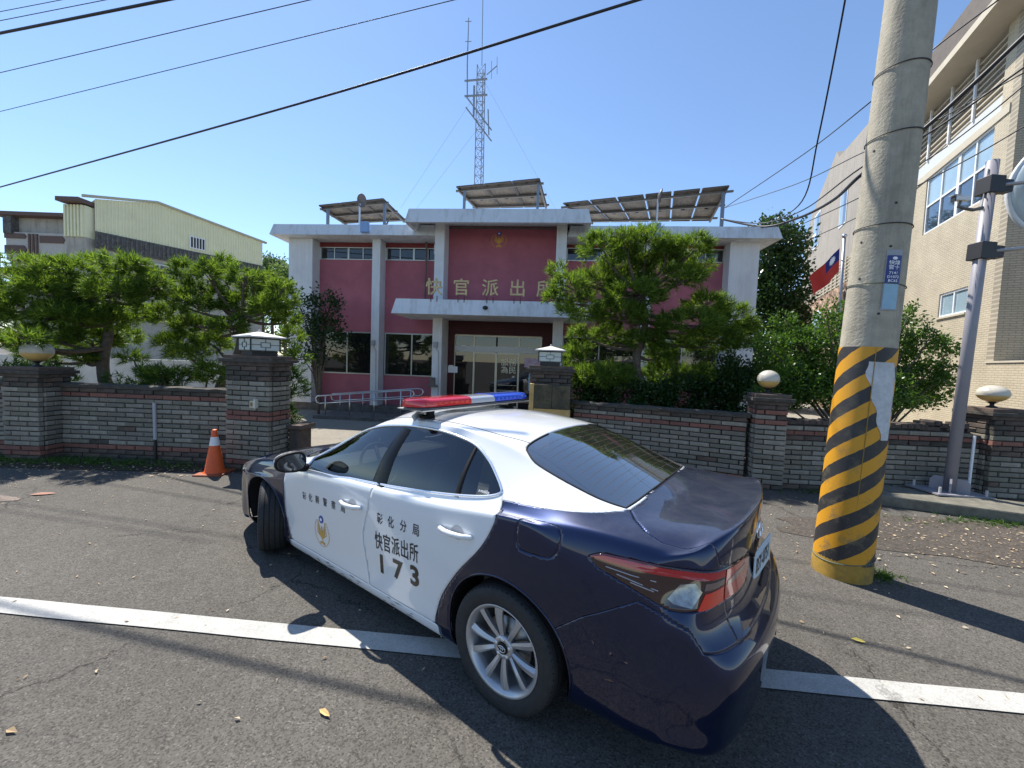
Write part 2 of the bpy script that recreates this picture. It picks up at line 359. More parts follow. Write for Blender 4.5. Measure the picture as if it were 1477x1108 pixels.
ST = thing('police_station', 'two-storey police station with pink red walls, white columns and a projecting white canopy', 'building', (-7.56, 13.67, 0), -.09)
def sb(name, u0, u1, v0, v1, z0, z1, m, parent=ST, **k): return MB().box(u0, u1, v0, v1, z0, z1).build(name, m, parent, **k)
D = 9.0
sb('plinth', -.1, 15.0, .06, D, .0, .26, conc_dark)
sb('end_wall', -.07, .76, 0, D, .26, 5.74, white_wall); sb('end_wall', 14.08, 14.93, 0, D, .26, 5.84, white_wall)
sb('column', 2.83, 3.10, 0, .44, .26, 5.74, white_wall); sb('column', 11.55, 11.82, 0, .44, .26, 5.80, white_wall)
sb('portico_column', 5.07, 5.37, -.5, .35, .26, 6.188, white_wall); sb('portico_column', 8.83, 9.14, -.5, .35, .26, 6.188, white_wall)
sb('rear_wall', .76, 14.08, D - .2, D, .26, 5.74, white_wall)
sb('interior_floor', .76, 14.08, .75, D - .2, .26, .30, conc_dark)
sb('interior_partition', .76, 14.08, 3.2, 3.3, .30, 5.70, room_dark)
sb('upper_floor', .76, 14.08, .75, 3.2, 2.95, 3.15, room_dark)
bays = [(.76, 2.83), (3.10, 5.07), (9.14, 11.55), (11.82, 14.08)]
def window(name, u0, u1, z0, z1, v, n, fm, gm, fw=.035, parent=ST, blind=None, transom=None):
    m = MB(); m.box(u0, u1, v, v + .06, z0, z0 + fw); m.box(u0, u1, v, v + .06, z1 - fw, z1); m.box(u0, u0 + fw, v + .001, v + .059, z0 + fw, z1 - fw); m.box(u1 - fw, u1, v + .001, v + .059, z0 + fw, z1 - fw)
    w = m.build(name, fm, parent)
    for i in range(1, n):
        uu = u0 + (u1 - u0) * i / n; MB().box(uu - fw / 2, uu + fw / 2, v + .002, v + .058, z0 + fw, z1 - fw).build('mullion', fm, w)
    for i in range(n):
        a = u0 + (u1 - u0) * i / n; b_ = u0 + (u1 - u0) * (i + 1) / n
        MB().box(a + fw * .5, b_ - fw * .5, v + .026, v + .032, z0 + fw * .7, z1 - fw * .7).build('pane', gm, w)
    if blind: MB().box(u0 + fw, u1 - fw, v + .12, v + .125, z0 + (z1 - z0) * blind, z1).build('blind', screen_m, w)
    return w
for k, (a, b_) in enumerate(bays):
    z = lambda h: h + (.06 if k > 1 else 0)
    sb('wall_panel', a, b_, .44, .64, .26, z(1.27), red_wall if k != 0 else red_wall)
    sb('wall_panel', a, b_, .44, .64, z(2.72), z(5.16), red_wall)
    sb('frieze_panel', a, b_, .44, .64, z(5.58), 5.74, dark_red)
    window('window', a + .03, b_ - .02, z(1.27), z(2.72), .40, 2, alu, win_glass, .04, blind=.22)
    mid = (a + b_) / 2
    sb('upper_pier', a, a + .04, .44, .64, z(5.16), z(5.58), white_wall)
    window('upper_window', a + .04, mid, z(5.16), z(5.58), .42, 2, alu, win_glass, .03); window('upper_window', mid, b_, z(5.16), z(5.58), .42, 2, alu, win_glass, .03)
# centre bay
sb('emblem_wall', 5.37, 8.83, .06, .34, 3.5, 6.188, red_wall)
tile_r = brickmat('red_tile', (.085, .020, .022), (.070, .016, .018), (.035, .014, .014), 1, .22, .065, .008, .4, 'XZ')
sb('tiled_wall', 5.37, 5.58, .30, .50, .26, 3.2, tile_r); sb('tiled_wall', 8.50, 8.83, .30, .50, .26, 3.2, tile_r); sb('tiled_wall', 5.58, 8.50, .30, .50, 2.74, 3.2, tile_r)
door = bpy.data.objects.new('entrance_screen', None); C.objects.link(door); door.parent = ST
fr = [5.58, 6.25, 7.0, 7.75, 8.50]
for i, u in enumerate(fr):
    w = .055 if i != 2 else .07
    top = 2.15 if i == 2 else 2.72
    MB().box(max(5.58, u - w / 2), min(8.50, u + w / 2), .36, .44, .30, top).build('post', gold_alu, door)
MB().box(5.61, 8.47, .37, .43, 2.68, 2.74).build('head_rail', gold_alu, door)
MB().box(5.61, 8.47, .355, .45, 2.17, 2.37).build('header_beam', mat('header_beam', (.45, .45, .43), .45, .3), door)
for i in range(4):
    a, b_ = fr[i] + .028, fr[i + 1] - .028
    MB().box(a, b_, .398, .404, 2.37, 2.68).build('fanlight', win_glass, door)
    p = MB().box(a, b_, .398, .404, .32, 2.17).build('glass_door' if i in (1, 2) else 'side_light', win_glass, door)
    if i in (1, 2):
        MB().box(a, b_, .385, .415, 2.12, 2.168).build('door_rail', gold_alu, p); MB().box(a, b_, .385, .415, .32, .40).build('door_rail', gold_alu, p)
for zz in (.75, .92, 1.09): MB().box(7.06, 7.70, .372, .384, zz, zz + .012).build('push_bar', gold_alu, door)
white_print = mat('decal_white', (.85, .85, .85), .5)
tm = text_mesh('服務\n為民', .26, .002); o = link('door_lettering', tm, door, (7.42, .392, 1.72)); o.rotation_euler = (R(90), 0, 0); tm.materials.append(gold_alu)
MB().box(8.10, 8.46, .375, .383, .95, 2.02).build('poster', mat('poster_blue', (.32, .52, .66), .6, var=.25, scale=5), door)
MB().box(7.95, 8.58, .30, .32, 1.72, 2.02).build('notice_board', mat('poster_pink', (.55, .62, .68), .6, col2=(.50, .18, .30), scale=7), door)
sb('notice_plate', 5.42, 5.57, .285, .299, 1.55, 1.70, white_print)
sb('notice_plate', 5.40, 5.72, .27, .284, 1.45, 1.66, white_print)
# entrance platform, steps
sb('entrance_platform', 4.6, 9.6, -1.7, .30, 0.01, .30, conc_dark)
sb('entrance_step', 4.9, 9.3, -2.1, -1.7, 0.01, .16, dark_red)
sb('red_mat', 5.1, 9.1, -1.68, .1, .301, .315, dark_red)
def slab(name, u0, u1, v0, v1, z0, z1, ov, m, parent=ST):
    """roof slab with outward leaning fascia: bottom rim larger than top"""
    mb = MB(); t = ov
    vs_ = [(u0 - t, v0 - t, z0), (u1 + t, v0 - t, z0), (u1 + t, v1 + t, z0), (u0 - t, v1 + t, z0), (u0, v0, z1), (u1, v0, z1), (u1, v1, z1), (u0, v1, z1)]
    mb.add(vs_, [(3, 2, 1, 0), (4, 5, 6, 7), (0, 1, 5, 4), (1, 2, 6, 5), (2, 3, 7, 6), (3, 0, 4, 7)]); return mb.build(name, m, parent)
slab('main_roof', -.40, 4.98, -.30, D + .3, 5.745, 6.10, .09, fascia_m); slab('main_roof', 9.24, 15.27, -.30, D + .3, 5.745, 6.10, .09, fascia_m); sb('main_roof', 5.08, 9.14, .36, D + .3, 5.745, 6.09, fascia_m)
sb('portico_roof', 4.50, 9.63, -1.02, 2.0, 6.19, 6.297, fascia_m)
def leaning_fascia(name, a, b_, inw, z0, z1, t=.12, lean=.09):
    """one side of the roof edge: hollow behind, bottom leaning outward"""
    a = Vector((*a, 0)); b_ = Vector((*b_, 0)); n_ = Vector((*inw, 0)); d_ = (b_ - a).normalized() * lean
    vs_ = [a - n_ * lean - d_ + Vector((0, 0, z0)), b_ - n_ * lean + d_ + Vector((0, 0, z0)), b_ - n_ * (lean - t) - d_ * .3 + Vector((0, 0, z0)), a - n_ * (lean - t) + d_ * .3 + Vector((0, 0, z0)), a + Vector((0, 0, z1)), b_ + Vector((0, 0, z1)), b_ + n_ * t - d_ * (t / lean) + Vector((0, 0, z1)), a + n_ * t + d_ * (t / lean) + Vector((0, 0, z1))]
    return MB().add(vs_, [(3, 2, 1, 0), (4, 5, 6, 7), (0, 1, 5, 4), (1, 2, 6, 5), (2, 3, 7, 6), (3, 0, 4, 7)]).build(name, fascia_m, ST, fixn=True)
leaning_fascia('portico_fascia', (4.43, -1.10), (9.70, -1.10), (0, 1), 5.885, 6.302)
leaning_fascia('portico_fascia', (4.43, 2.0), (4.43, -1.10), (1, 0), 5.887, 6.300); leaning_fascia('portico_fascia', (9.70, -1.10), (9.70, 2.0), (-1, 0), 5.887, 6.300)
slab('canopy', 4.22, 9.98, -1.42, .04, 3.17, 3.61, .10, fascia_m)
sb('roof_parapet_coping', -.3, 15.1, .0, .12, 6.101, 6.14, conc_dark)
for u in (2.65, 11.62): sb('wall_lantern', u, u + .26, -.52, -.40, 5.80, 6.13, mat('lantern_blue', (.22, .36, .62), .35), bevel=.01)
# standing gold characters on the canopy
gold = mat('sign_gold', (.50, .39, .20), .45, .4, var=.15, scale=9)
for ch, u in zip('快官派出所', (5.36, 6.16, 7.0, 7.78, 8.56)):
    me = text_mesh(ch, .50, .005, .03); o = link('sign_character', me, ST, (u, -1.44, 3.93)); o.rotation_euler = (R(90), 0, 0); me.materials.append(gold)
    o['label'] = 'gold standing character of the station name'
    for du in (-.09, .09): MB().bar((du, -.40, -.01), (du, -.22, -.01), .02).build('sign_post', mat('rust', (.10, .05, .03), .9), o)
b_ = MB(); b_.lathe([(0, .04), (.05, .035), (.08, 0), (.07, -.05), (0, -.08)], 16); o = b_.build('canopy_lamp', mat('lamp_black', (.02, .02, .02), .5), ST, smooth=True, loc=(6.9, -1.60, 3.39))
# small fittings
sb('switch_box', 4.93, 5.08, -.1, .1, 5.25, 5.55, white_wall)
MB().tube([(4.55, .30, 5.74), (4.55, .30, 3.62)], .03, 8).build('downpipe', conc_dark, ST)
for u, v in ((2.95, -.05), (5.2, -.55)):
    m = MB(); m.box(u - .06, u + .06, v - .10, v - .0, 2.25, 2.42); m.tube([(u, v - .05, 2.25), (u + .1, v - .03, 2.1), (u + .12, v - .02, .4)], .012, 6); m.build('meter_box', mat('meter_grey', (.32, .33, .33), .5), ST)
m = MB(); m.box(4.96, 5.30, -.62, -.5, 1.0, 1.06); m.box(5.05, 5.2, -.6, -.5, 1.06, 1.3); m.build('shelf_bracket', conc_dark, ST)
def st2w(u, v, z): 
    c_, s_ = math.cos(-.09), math.sin(-.09); return Vector((-7.56 + u * c_ - v * s_, 13.67 + u * s_ + v * c_, z))
# wall emblem
def flat_place(o0, ax, ay, n): return lambda a, b, off: Vector(o0) + Vector(ax) * a + Vector(ay) * b + Vector(n) * (off * 4)
EMBLEM_AT = (7.02, .055, 5.62)
# handrail of the ramp
steel = mat('stainless', (.62, .63, .64), .28, .9)
hr = thing('ramp_handrail', 'stainless steel double handrail along the ramp in front of the left windows', 'handrail', st2w(0, 0, 0), -.09)
sb('ramp', 1.9, 5.0, -1.75, -.6, .01, .10, conc_dark)
for v in (-1.6, -.75):
    def zr(u): return .60 + (u - 1.9) * .10
    pts = [(2.0, v, zr(2.0) - .16), (1.93, v, zr(1.9) - .12), (1.90, v, zr(1.9) - .02), (1.95, v, zr(1.9) + .06), (2.05, v, zr(2.0) + .06)] + [(u, v, zr(u) + .06) for u in (3, 4, 4.75)] + [(4.86, v, zr(4.8) + .03), (4.9, v, zr(4.8) - .05), (4.85, v, zr(4.8) - .13), (4.75, v, zr(4.75) - .17)] + [(u, v, zr(u) - .17) for u in (4, 3, 2.0)]
    MB().tube(pts, .02, 8).build('rail', steel, hr, smooth=True)
    for u in (2.2, 2.95, 3.7, 4.5): MB().tube([(u, v, .08), (u, v, zr(u) + .06)], .018, 8).build('post', steel, hr, smooth=True)
# ---------- roof equipment
panel_back = brickmat('panel_back', (.40, .34, .25), (.34, .29, .21), (.62, .58, .50), 1, .16, .16, .006, .1, 'XZ', .6, 0)
panel_back = mat('panel_backsheet', (.135, .108, .078), .6, var=.4, scale=9)
frame_m = mat('panel_frame', (.10, .09, .08), .6, .4)
def solar(label, UL, UR, LL, LR, cols, rows, gap=.035, posts=()):
    o0 = (UL + UR + LL + LR) / 4; g = thing('solar_array', label, 'solar panels', o0)
    ul, ur, ll, lr = [p - o0 for p in (UL, UR, LL, LR)]
    def P(s, t): return (ul * (1 - s) + ur * s) * (1 - t) + (ll * (1 - s) + lr * s) * t
    nrm = (ur - ul).cross(ll - ul).normalized(); nrm = nrm if nrm.z > 0 else -nrm
    for i in range(cols):
        for j in range(rows):
            s0, s1 = i / cols + gap / 2, (i + 1) / cols - gap / 2; t0, t1 = j / rows + .012, (j + 1) / rows - .012
            q = [P(s0, t0), P(s1, t0), P(s1, t1), P(s0, t1)]
            mb = MB(); mb.add(q + [p + nrm * .01 for p in q], [(0, 1, 2, 3), (7, 6, 5, 4), (0, 4, 5, 1), (1, 5, 6, 2), (2, 6, 7, 3), (3, 7, 4, 0)])
            pn = mb.build('solar_panel', panel_back, g)
            fm_ = MB()
            for a_, b2 in ((0, 1), (1, 2), (2, 3), (3, 0)): fm_.bar(q[a_] - nrm * .01, q[b2] - nrm * .01, .045, .04)
            fm_.build('panel_frame', frame_m, pn)
            cl = MB()
            for k in range(1, 6): cl.bar(q[0].lerp(q[1], k / 6) - nrm * .002, q[3].lerp(q[2], k / 6) - nrm * .002, .028, .003)
            for k in range(1, 10): cl.bar(q[0].lerp(q[3], k / 10) - nrm * .002, q[1].lerp(q[2], k / 10) - nrm * .002, .022, .003)
            cl.build('cell_grid', frame_m, pn)
            jb = (q[0] + q[1]) / 2 * .8 + (q[2] + q[3]) / 2 * .2; MB().box(-.06, .06, -.03, .03, -.04, 0, M=Matrix.Translation(jb)).build('junction_box', frame_m, pn)
    for t in (.12, .5, .88):
        MB().bar(P(-.03, t) - nrm * .06, P(1.03, t) - nrm * .06, .07, .06).build('rail', mat('gal_rail', (.16, .15, .14), .6, .5), g)
    for s, t in posts:
        p = P(s, t) - nrm * .09; MB().bar(p, (p.x, p.y, 6.08 - o0.z), .09).build('post', mat('post_blue', (.14, .19, .26), .6), g)
    for s in (.02, .98): MB().bar(P(s, .05) - nrm * .11, P(s, .95) - nrm * .11, .06).build('rafter', mat('gal_rail'), g)
    return g
solar('small solar array on the left end of the station roof, seen from below', at(459, 296, 15.6), at(553, 286, 15.4), at(500, 322, 17.6), at(586, 318, 17.4), 3, 2, .02, ((.1, .1), (.98, .1)))
solar('middle solar array tilted above the entrance portico roof', at(657, 269, 14.6), at(779, 257, 14.4), at(688, 300, 16.6), at(790, 298, 16.4), 3, 2, .022, ((.08, .1), (.97, .08)))
solar('long solar array along the right half of the station roof', at(810, 293, 14.4), at(1054, 267, 13.8), at(853, 320, 16.4), at(1026, 318, 15.8), 6, 2, .02, ((.97, .1),))
for (px, py, lab) in ((519, 292, 'small dark dish aerial standing in front of the left solar array'), (949, 286, 'round dark floodlight on a short post in front of the long solar array')):
    p = at(px, py + 2, 15.0 if px < 600 else 13.9); t = thing('dish_aerial' if px < 600 else 'roof_floodlight', lab, 'aerial' if px < 600 else 'floodlight', (p.x, p.y, 6.1))
    MB().tube([(0, 0, 0), (0, 0, p.z - 6.1)], .035, 8).build('post', steel, t)
    m = MB(); m.lathe([(0, -.02), (.10, 0), (.2, .05), (.24, .09), (.235, .10), (.19, .07), (.1, .02), (0, .01)], 20, M=Matrix.Rotation(R(100), 4, 'Y') @ Matrix.Rotation(R(20), 4, 'X')); o = m.build('reflector' if px < 600 else 'lamp_head', mat('dish_dark', (.10, .09, .09), .5), t, smooth=True); o.location = (0, 0, p.z - 6.1 + .12)
m = MB(); p = at(570, 300, 15.5)
t = thing('roof_junk', 'heap of loose pipes and brackets beside the left solar array', 'scrap metal', (p.x, p.y, 6.1))
rnd = random.Random(5)
for k in range(14):
    a = Vector((rnd.uniform(-.7, .5), rnd.uniform(-.3, .3), rnd.uniform(.0, .5))); b2 = a + Vector((rnd.uniform(-.5, .6), rnd.uniform(-.2, .2), rnd.uniform(.2, .8)))
    MB().bar(a, b2, .04).build('pipe', conc_dark if k % 2 else mat('pale_wood', (.45, .4, .32), .8), t)
# ---------- lattice mast
lattice = mat('lattice', (.30, .33, .36), .5, .5)
pb = at(693, 262, 18.2); ptop = at(695, 95, 18.2)
ms = thing('antenna_mast', 'tall lattice radio mast with whip aerials rising from the station roof', 'radio mast', (pb.x, pb.y, 6.1))
Ht = ptop.z - 6.1; rr = .24
cor = [Vector((rr * math.cos(a), rr * math.sin(a), 0)) for a in (R(200), R(320), R(80))]
dx = ptop.x - pb.x
for c_ in cor: MB().tube([c_, c_ * .85 + Vector((dx, 0, Ht))], .022, 6).build('mast_leg', lattice, ms)
n = 22
for k in range(n):
    z0 = Ht * k / n; z1 = Ht * (k + 1) / n; f0 = 1 - .15 * k / n
    m = MB()
    for i in range(3):
        a, b2 = cor[i] * f0 + Vector((dx * k / n, 0, z0)), cor[(i + 1) % 3] * f0 + Vector((dx * k / n, 0, z0)); m.bar(a, b2, .02); m.bar(a, cor[(i + 1) % 3] * f0 + Vector((dx * (k + 1) / n, 0, z1)), .014)
    m.build('bracing', lattice, ms)
def mp(px, py, Y=18.2): v = at(px, py, Y); return (v.x - pb.x, v.y - pb.y, v.z - 6.1)
MB().tube([mp(695, 95), mp(697, -40)], .018, 6).build('whip_aerial', lattice, ms)
MB().tube([mp(674, 140), mp(674, 92), mp(676, 26)], [.03, .03, .02], 6).build('side_aerial', lattice, ms)
for y_ in (31, 60): MB().bar(mp(671, y_), mp(680, y_), .02).build('aerial_element', lattice, ms)
MB().bar(mp(670, 117), mp(703, 114), .06).build('cross_arm', lattice, ms); MB().bar(mp(670, 139), mp(703, 137), .06).build('cross_arm', lattice, ms)
MB().bar(mp(672, 139), mp(709, 188), .05).build('stay_arm', lattice, ms); MB().bar(mp(672, 155), mp(709, 204), .05).build('stay_arm', lattice, ms)
MB().tube([mp(684, 124), mp(683, 168)], .045, 8).build('dipole', lattice, ms); MB().tube([mp(704, 158), mp(705, 195)], .03, 6).build('dipole', lattice, ms)
m = MB(); m.bar(mp(702, 108), mp(717, 95), .03); m.bar(mp(717, 82), mp(717, 107), .02); m.bar(mp(709, 88), mp(709, 114), .02); m.build('yagi_aerial', lattice, ms)
for (a, b2) in (((684, 140), (578, 300)), ((686, 190), (600, 302)), ((700, 120), (800, 300)),):
    MB().tube([mp(*a), mp(*b2)], .0045, 4).build('guy_wire', lattice, ms)
# ================================================================== BRICK FENCE
mortar_m = mat('mortar_dark', (.045, .042, .036), .95, var=.4, scale=9, bump=.5, bscale=60)
bg = [mat('grey_brick_%d' % i, c, .88, var=.18, scale=14, stain=(.045, .042, .034), stain_scale=1.1, stain_amt=.8, bump=.7, bscale=55) for i, c in enumerate([(.27, .245, .20), (.225, .205, .165), (.31, .285, .23), (.19, .178, .14)])]
br = [mat('red_brick_%d' % i, c, .88, var=.2, scale=14, stain=(.05, .035, .03), stain_scale=3, stain_amt=.6, bump=.7, bscale=55) for i, c in enumerate([(.26, .115, .085), (.20, .09, .07)])]
bd_ = [mat('dark_brick_%d' % i, c, .92, var=.35, scale=12, bump=.7, bscale=55) for i, c in enumerate([(.085, .066, .055), (.065, .058, .048), (.11, .08, .062)])]
_bm = {}
def brick_mesh(w, h, d, m, seed=0):
    k = (round(w, 3), round(h, 3), m.name)
    if k in _bm: return _bm[k]
    rnd = random.Random(hash(k) % 9999); bm = bmesh.new(); bmesh.ops.create_cube(bm, size=1)
    for v in bm.verts: v.co = Vector((v.co.x * w, v.co.y * d, v.co.z * h))
    fe = [e for e in bm.edges if e.verts[0].co.y < 0 and e.verts[1].co.y < 0]
    bmesh.ops.bevel(bm, geom=fe, offset=.006, segments=1, affect='EDGES')
    for v in bm.verts: v.co += Vector((rnd.uniform(-.0015, .0015), rnd.uniform(-.002, .002), rnd.uniform(-.0015, .0015)))
    me = bpy.data.meshes.new('brick'); bm.to_mesh(me); bm.free(); me.materials.append(m); _bm[k] = me; return me
CH = .079
def brick_face(parent, L, ncourse, x0, y, axis, seed, red=(1,), dark=(), bl=.315, z0=0.0, hfun=None, flip=1):
    """courses of separate bricks on one face; axis 'x' front (outward -y) or 'y' side (outward +-x)"""
    rnd = random.Random(seed); K_ = .0905 / CH; red = {round(q_ * K_) for q_ in red}; dark = {round(q_ * K_) for q_ in dark} | {ncourse - 1}
    for c in range(ncourse):
        z = z0 + c * CH + CH / 2; x = 0.0; first = True
        off = (bl / 2 if c % 2 else 0) + rnd.uniform(-.02, .02)
        cuts = [0.0]; q = off if off > .07 else off + bl
        while q < L - .07: cuts.append(q); q += bl
        cuts.append(L)
        for i in range(len(cuts) - 1):
            w = cuts[i + 1] - cuts[i] - .016
            if w < .04: continue
            cx = (cuts[i] + cuts[i + 1]) / 2
            if hfun and z + CH / 2 > hfun(x0 + cx): continue
            m = rnd.choice(br) if c in red else (rnd.choice(bd_) if c in dark else (rnd.choice(bg) if rnd.random() > .02 else rnd.choice(bd_)))
            w = round(w * 50) / 50 if abs(w - (bl - .016)) > .012 else bl - .016
            w = min(w, cuts[i + 1] - cuts[i] - .006)
            me = brick_mesh(w, CH - .014, .07, m); o = bpy.data.objects.new('brick', me); C.objects.link(o); o.parent = parent
            j = rnd.uniform(-.008, .008)
            if True: o.scale = (1, 1, rnd.uniform(.93, 1.03))
            if axis == 'x': o.location = (x0 + cx, y + .022 + j, z); o.rotation_euler = (0, rnd.uniform(-.006, .006), rnd.uniform(-.01, .01))
            else: o.location = (y - flip * (.022 + j), x0 + cx, z); o.rotation_euler = (0, 0, R(90) * flip)
def coping(parent, L, D_, z, seed, name='coping', over=.04, h=.07, m=None):
    rnd = random.Random(seed); mb = MB(); n = max(2, int(L / .12)); vs_ = []
    for i in range(n + 1):
        x = -over + (L + 2 * over) * i / n; j = rnd.uniform(-.012, .012)
        vs_ += [(x, -over + rnd.uniform(-.01, .01), z), (x, -over + rnd.uniform(-.008, .008), z + h * .7 + j), (x, D_ * .5, z + h + j * .6), (x, D_ + over, z + h * .7 + j), (x, D_ + over, z)]
    fs_ = [(i * 5 + k, (i + 1) * 5 + k, (i + 1) * 5 + (k + 1) % 5, i * 5 + (k + 1) % 5) for i in range(n) for k in range(5)] + [(0, 1, 2, 3, 4), tuple(reversed(range(n * 5, n * 5 + 5)))]
    return mb.add(vs_, fs_).build(name, m or bd_[1], parent, fixn=True)
def wall(label, p0, p1, h, seed, red, dark, hfun=None):
    p0 = Vector(p0); p1 = Vector(p1); L = (p1 - p0).length; rz = math.atan2(p1.y - p0.y, p1.x - p0.x)
    w = thing('brick_wall', label, 'brick wall', (p0.x, p0.y, 0), rz, 'walls of the front fence')
    nc = int(h / CH)
    if hfun is None: MB().box(0, L, .02, .20, 0, nc * CH).build('wall_core', mortar_m, w); coping(w, L, .20, nc * CH, seed)
    else:
        n = 30; mb = MB(); vs_ = []
        for i in range(n + 1):
            x = L * i / n; hh = hfun(x); vs_ += [(x, .02, 0), (x, .02, hh), (x, .20, hh), (x, .20, 0)]
        mb.add(vs_, [(i * 4 + k, (i + 1) * 4 + k, (i + 1) * 4 + (k + 1) % 4, i * 4 + (k + 1) % 4) for i in range(n) for k in range(4)] + [(0, 1, 2, 3), tuple(reversed(range(n * 4, n * 4 + 4)))]); mb.build('wall_core', mortar_m, w, fixn=True)
        mb = MB(); rnd = random.Random(2)
        for i in range(n):
            x = L * (i + .5) / n; hh = hfun(x); mb.box(x - L / n / 2 - .01, x + L / n / 2 + .01, -.02, .23, hh - .03 + rnd.uniform(0, .01), hh + .035 + rnd.uniform(-.01, .02))
        mb.build('coping', bd_[0], w)
    brick_face(w, L, nc, 0, 0, 'x', seed, red, dark, hfun=hfun)  # dark courses at head and foot: mould plus shade put into the colour
    return w, L
def pier(label, cx, cy, w, d, h, rz, seed, red, dark, name='gate_pier', cap=3):
    p = thing(name, label, 'brick pier', (cx, cy, 0), rz, 'piers of the front fence')
    nc = int(h / CH)
    MB().box(-w / 2 + .02, w / 2 - .02, .02, d - .02, 0, nc * CH).build('pier_core', mortar_m, p)
    brick_face(p, w - .014, nc, -w / 2 + .007, 0, 'x', seed, red, dark, bl=.29)
    brick_face(p, d - .07, nc, .062, w / 2, 'y', seed + 1, red, dark, bl=.29, flip=1)
    brick_face(p, d - .07, nc, .062, -w / 2, 'y', seed + 2, red, dark, bl=.29, flip=-1)
    z = nc * CH
    for k in range(cap):
        e = .03 + .035 * k if k < 2 else .02
        MB().box(-w / 2 - e, w / 2 + e, -e, d + e, z, z + .055).build('cap_course', bd_[k % 3], p, bevel=.006); z += .055
    return p, z
pA, zA = pier('dark brick fence pier at far left with a globe lamp on it', -7.87, 6.42, .62, .48, 1.40, -.02, 11, (1, 2), (0, 13, 14), 'fence_pier')
pL, zL = pier('tall brick gate pier with a square lantern left of the police car', -4.17, 6.33, .80, .46, 1.70, -.15, 12, (1, 9, 10), (0, 16, 17, 18))
pR, zR = pier('tall dark brick gate pier with a square lantern behind the light bar', .74, 7.72, .80, .46, 1.66, -.12, 13, (1, 9, 10), (0, 11, 12, 13, 14, 15, 16, 17, 18))
p2, z2 = pier('slim brick fence pier with a pale globe lamp between the pine and the utility pole', 4.10, 6.30, .46, .44, 1.36, -.28, 14, (11, 13), (0, 14), 'fence_pier')
p3, z3 = pier('brick fence pier with a wide globe lamp at the right edge of the picture', 7.55, 6.02, .56, .50, 1.27, -.10, 15, (10,), (0, 8, 9, 11, 12, 13), 'fence_pier')
wall('grey brick fence wall running out of the picture at far left', (-13.5, 6.80), (-8.2, 6.72), 1.24, 21, (1, 2), (0, 12))
wall('grey brick fence wall behind the traffic cone', (-7.54, 6.72), (-4.55, 6.66), 1.24, 22, (2, 11), (0, 1, 12))
wall('brick fence wall with a red course below the pine beside the parked car', (1.20, 7.70), (3.84, 6.50), 1.16, 23, (1, 10), (0, 11, 12))
def brk(x): 
    return 1.08 if x < 2.2 else (1.10 + .05 * math.sin(x * 9) if x < 2.62 else max(.72, 1.12 - (x - 2.75) * 1.2 if x > 2.75 else 1.12))
wall('broken-topped brick fence wall behind the striped utility pole', (4.34, 6.38), (7.28, 6.20), 1.12, 24, (10,), (0, 9, 11), brk)
wall('short brick fence wall beyond the rightmost pier', (7.86, 6.10), (11.5, 5.85), 1.1, 25, (1, 10), (0, 11))
# low brick box stub beside gate pier
# gate lanterns
lant_roof = mat('lantern_roof', (.62, .61, .58), .7, stain=(.3, .29, .27), stain_scale=6, stain_amt=.6)
lant_glass = mat('lantern_glass', (.55, .60, .56), .35)
iron = mat('iron_black', (.018, .018, .02), .5)
def lantern(label, x, y, z, rz, s=1.0):
    t = thing('gate_lantern', label, 'lantern', (x, y, z), rz, 'square lanterns on the gate piers')
    MB().box(-.19 * s, .19 * s, -.19 * s, .19 * s, 0, .075).build('base', iron, t, bevel=.004)
    MB().box(-.215 * s, .215 * s, -.215 * s, .215 * s, .0751, .27).build('frosted_box', lant_glass, t)
    m = MB(); w = .22 * s
    for sx in (-1, 1):
        for sy in (-1, 1): m.box(sx * w - .009, sx * w + .009, sy * w - .009, sy * w + .009, .07, .28)
    for k in range(4):
        M_ = Matrix.Rotation(R(90) * k, 4, 'Z')
        for a in ((-.22, .22, .078, .086), (-.22, .22, .262, .272), (-.22, -.07, .170, .177), (.07, .22, .170, .177), (-.07, .07, .205, .212), (-.07, .07, .13, .137)): m.box(a[0] * s, a[1] * s, -w - .004, -w + .004, a[2], a[3], M=M_)
        for a in ((-.073, -.067, .13, .212), (.067, .073, .13, .212), (-.003, .003, .086, .13), (-.003, .003, .212, .262)): m.box(a[0] * s, a[1] * s, -w - .004, -w + .004, a[2], a[3], M=M_)
    m.build('lattice_frame', iron, t)
    e = .29 * s; MB().add([(-e, -e, .285), (e, -e, .285), (e, e, .285), (-e, e, .285), (-e, -e, .305), (e, -e, .305), (e, e, .305), (-e, e, .305), (0, 0, .39)], [(3, 2, 1, 0), (0, 1, 5, 4), (1, 2, 6, 5), (2, 3, 7, 6), (3, 0, 4, 7), (4, 5, 8), (5, 6, 8), (6, 7, 8), (7, 4, 8)]).build('roof', lant_roof, t)
    MB().box(-w, w, -w, w, .27, .286).build('roof_plate', iron, t)
    MB().lathe([(.012, .38), (.018, .40), (.008, .42), (0, .425)], 10).build('finial', lant_roof, t, smooth=True)
lantern('square white-roofed lantern on the left gate pier', -4.13, 6.56, zL, -.6)
lantern('square white-roofed lantern on the right gate pier', .74, 7.95, zR, -.12)
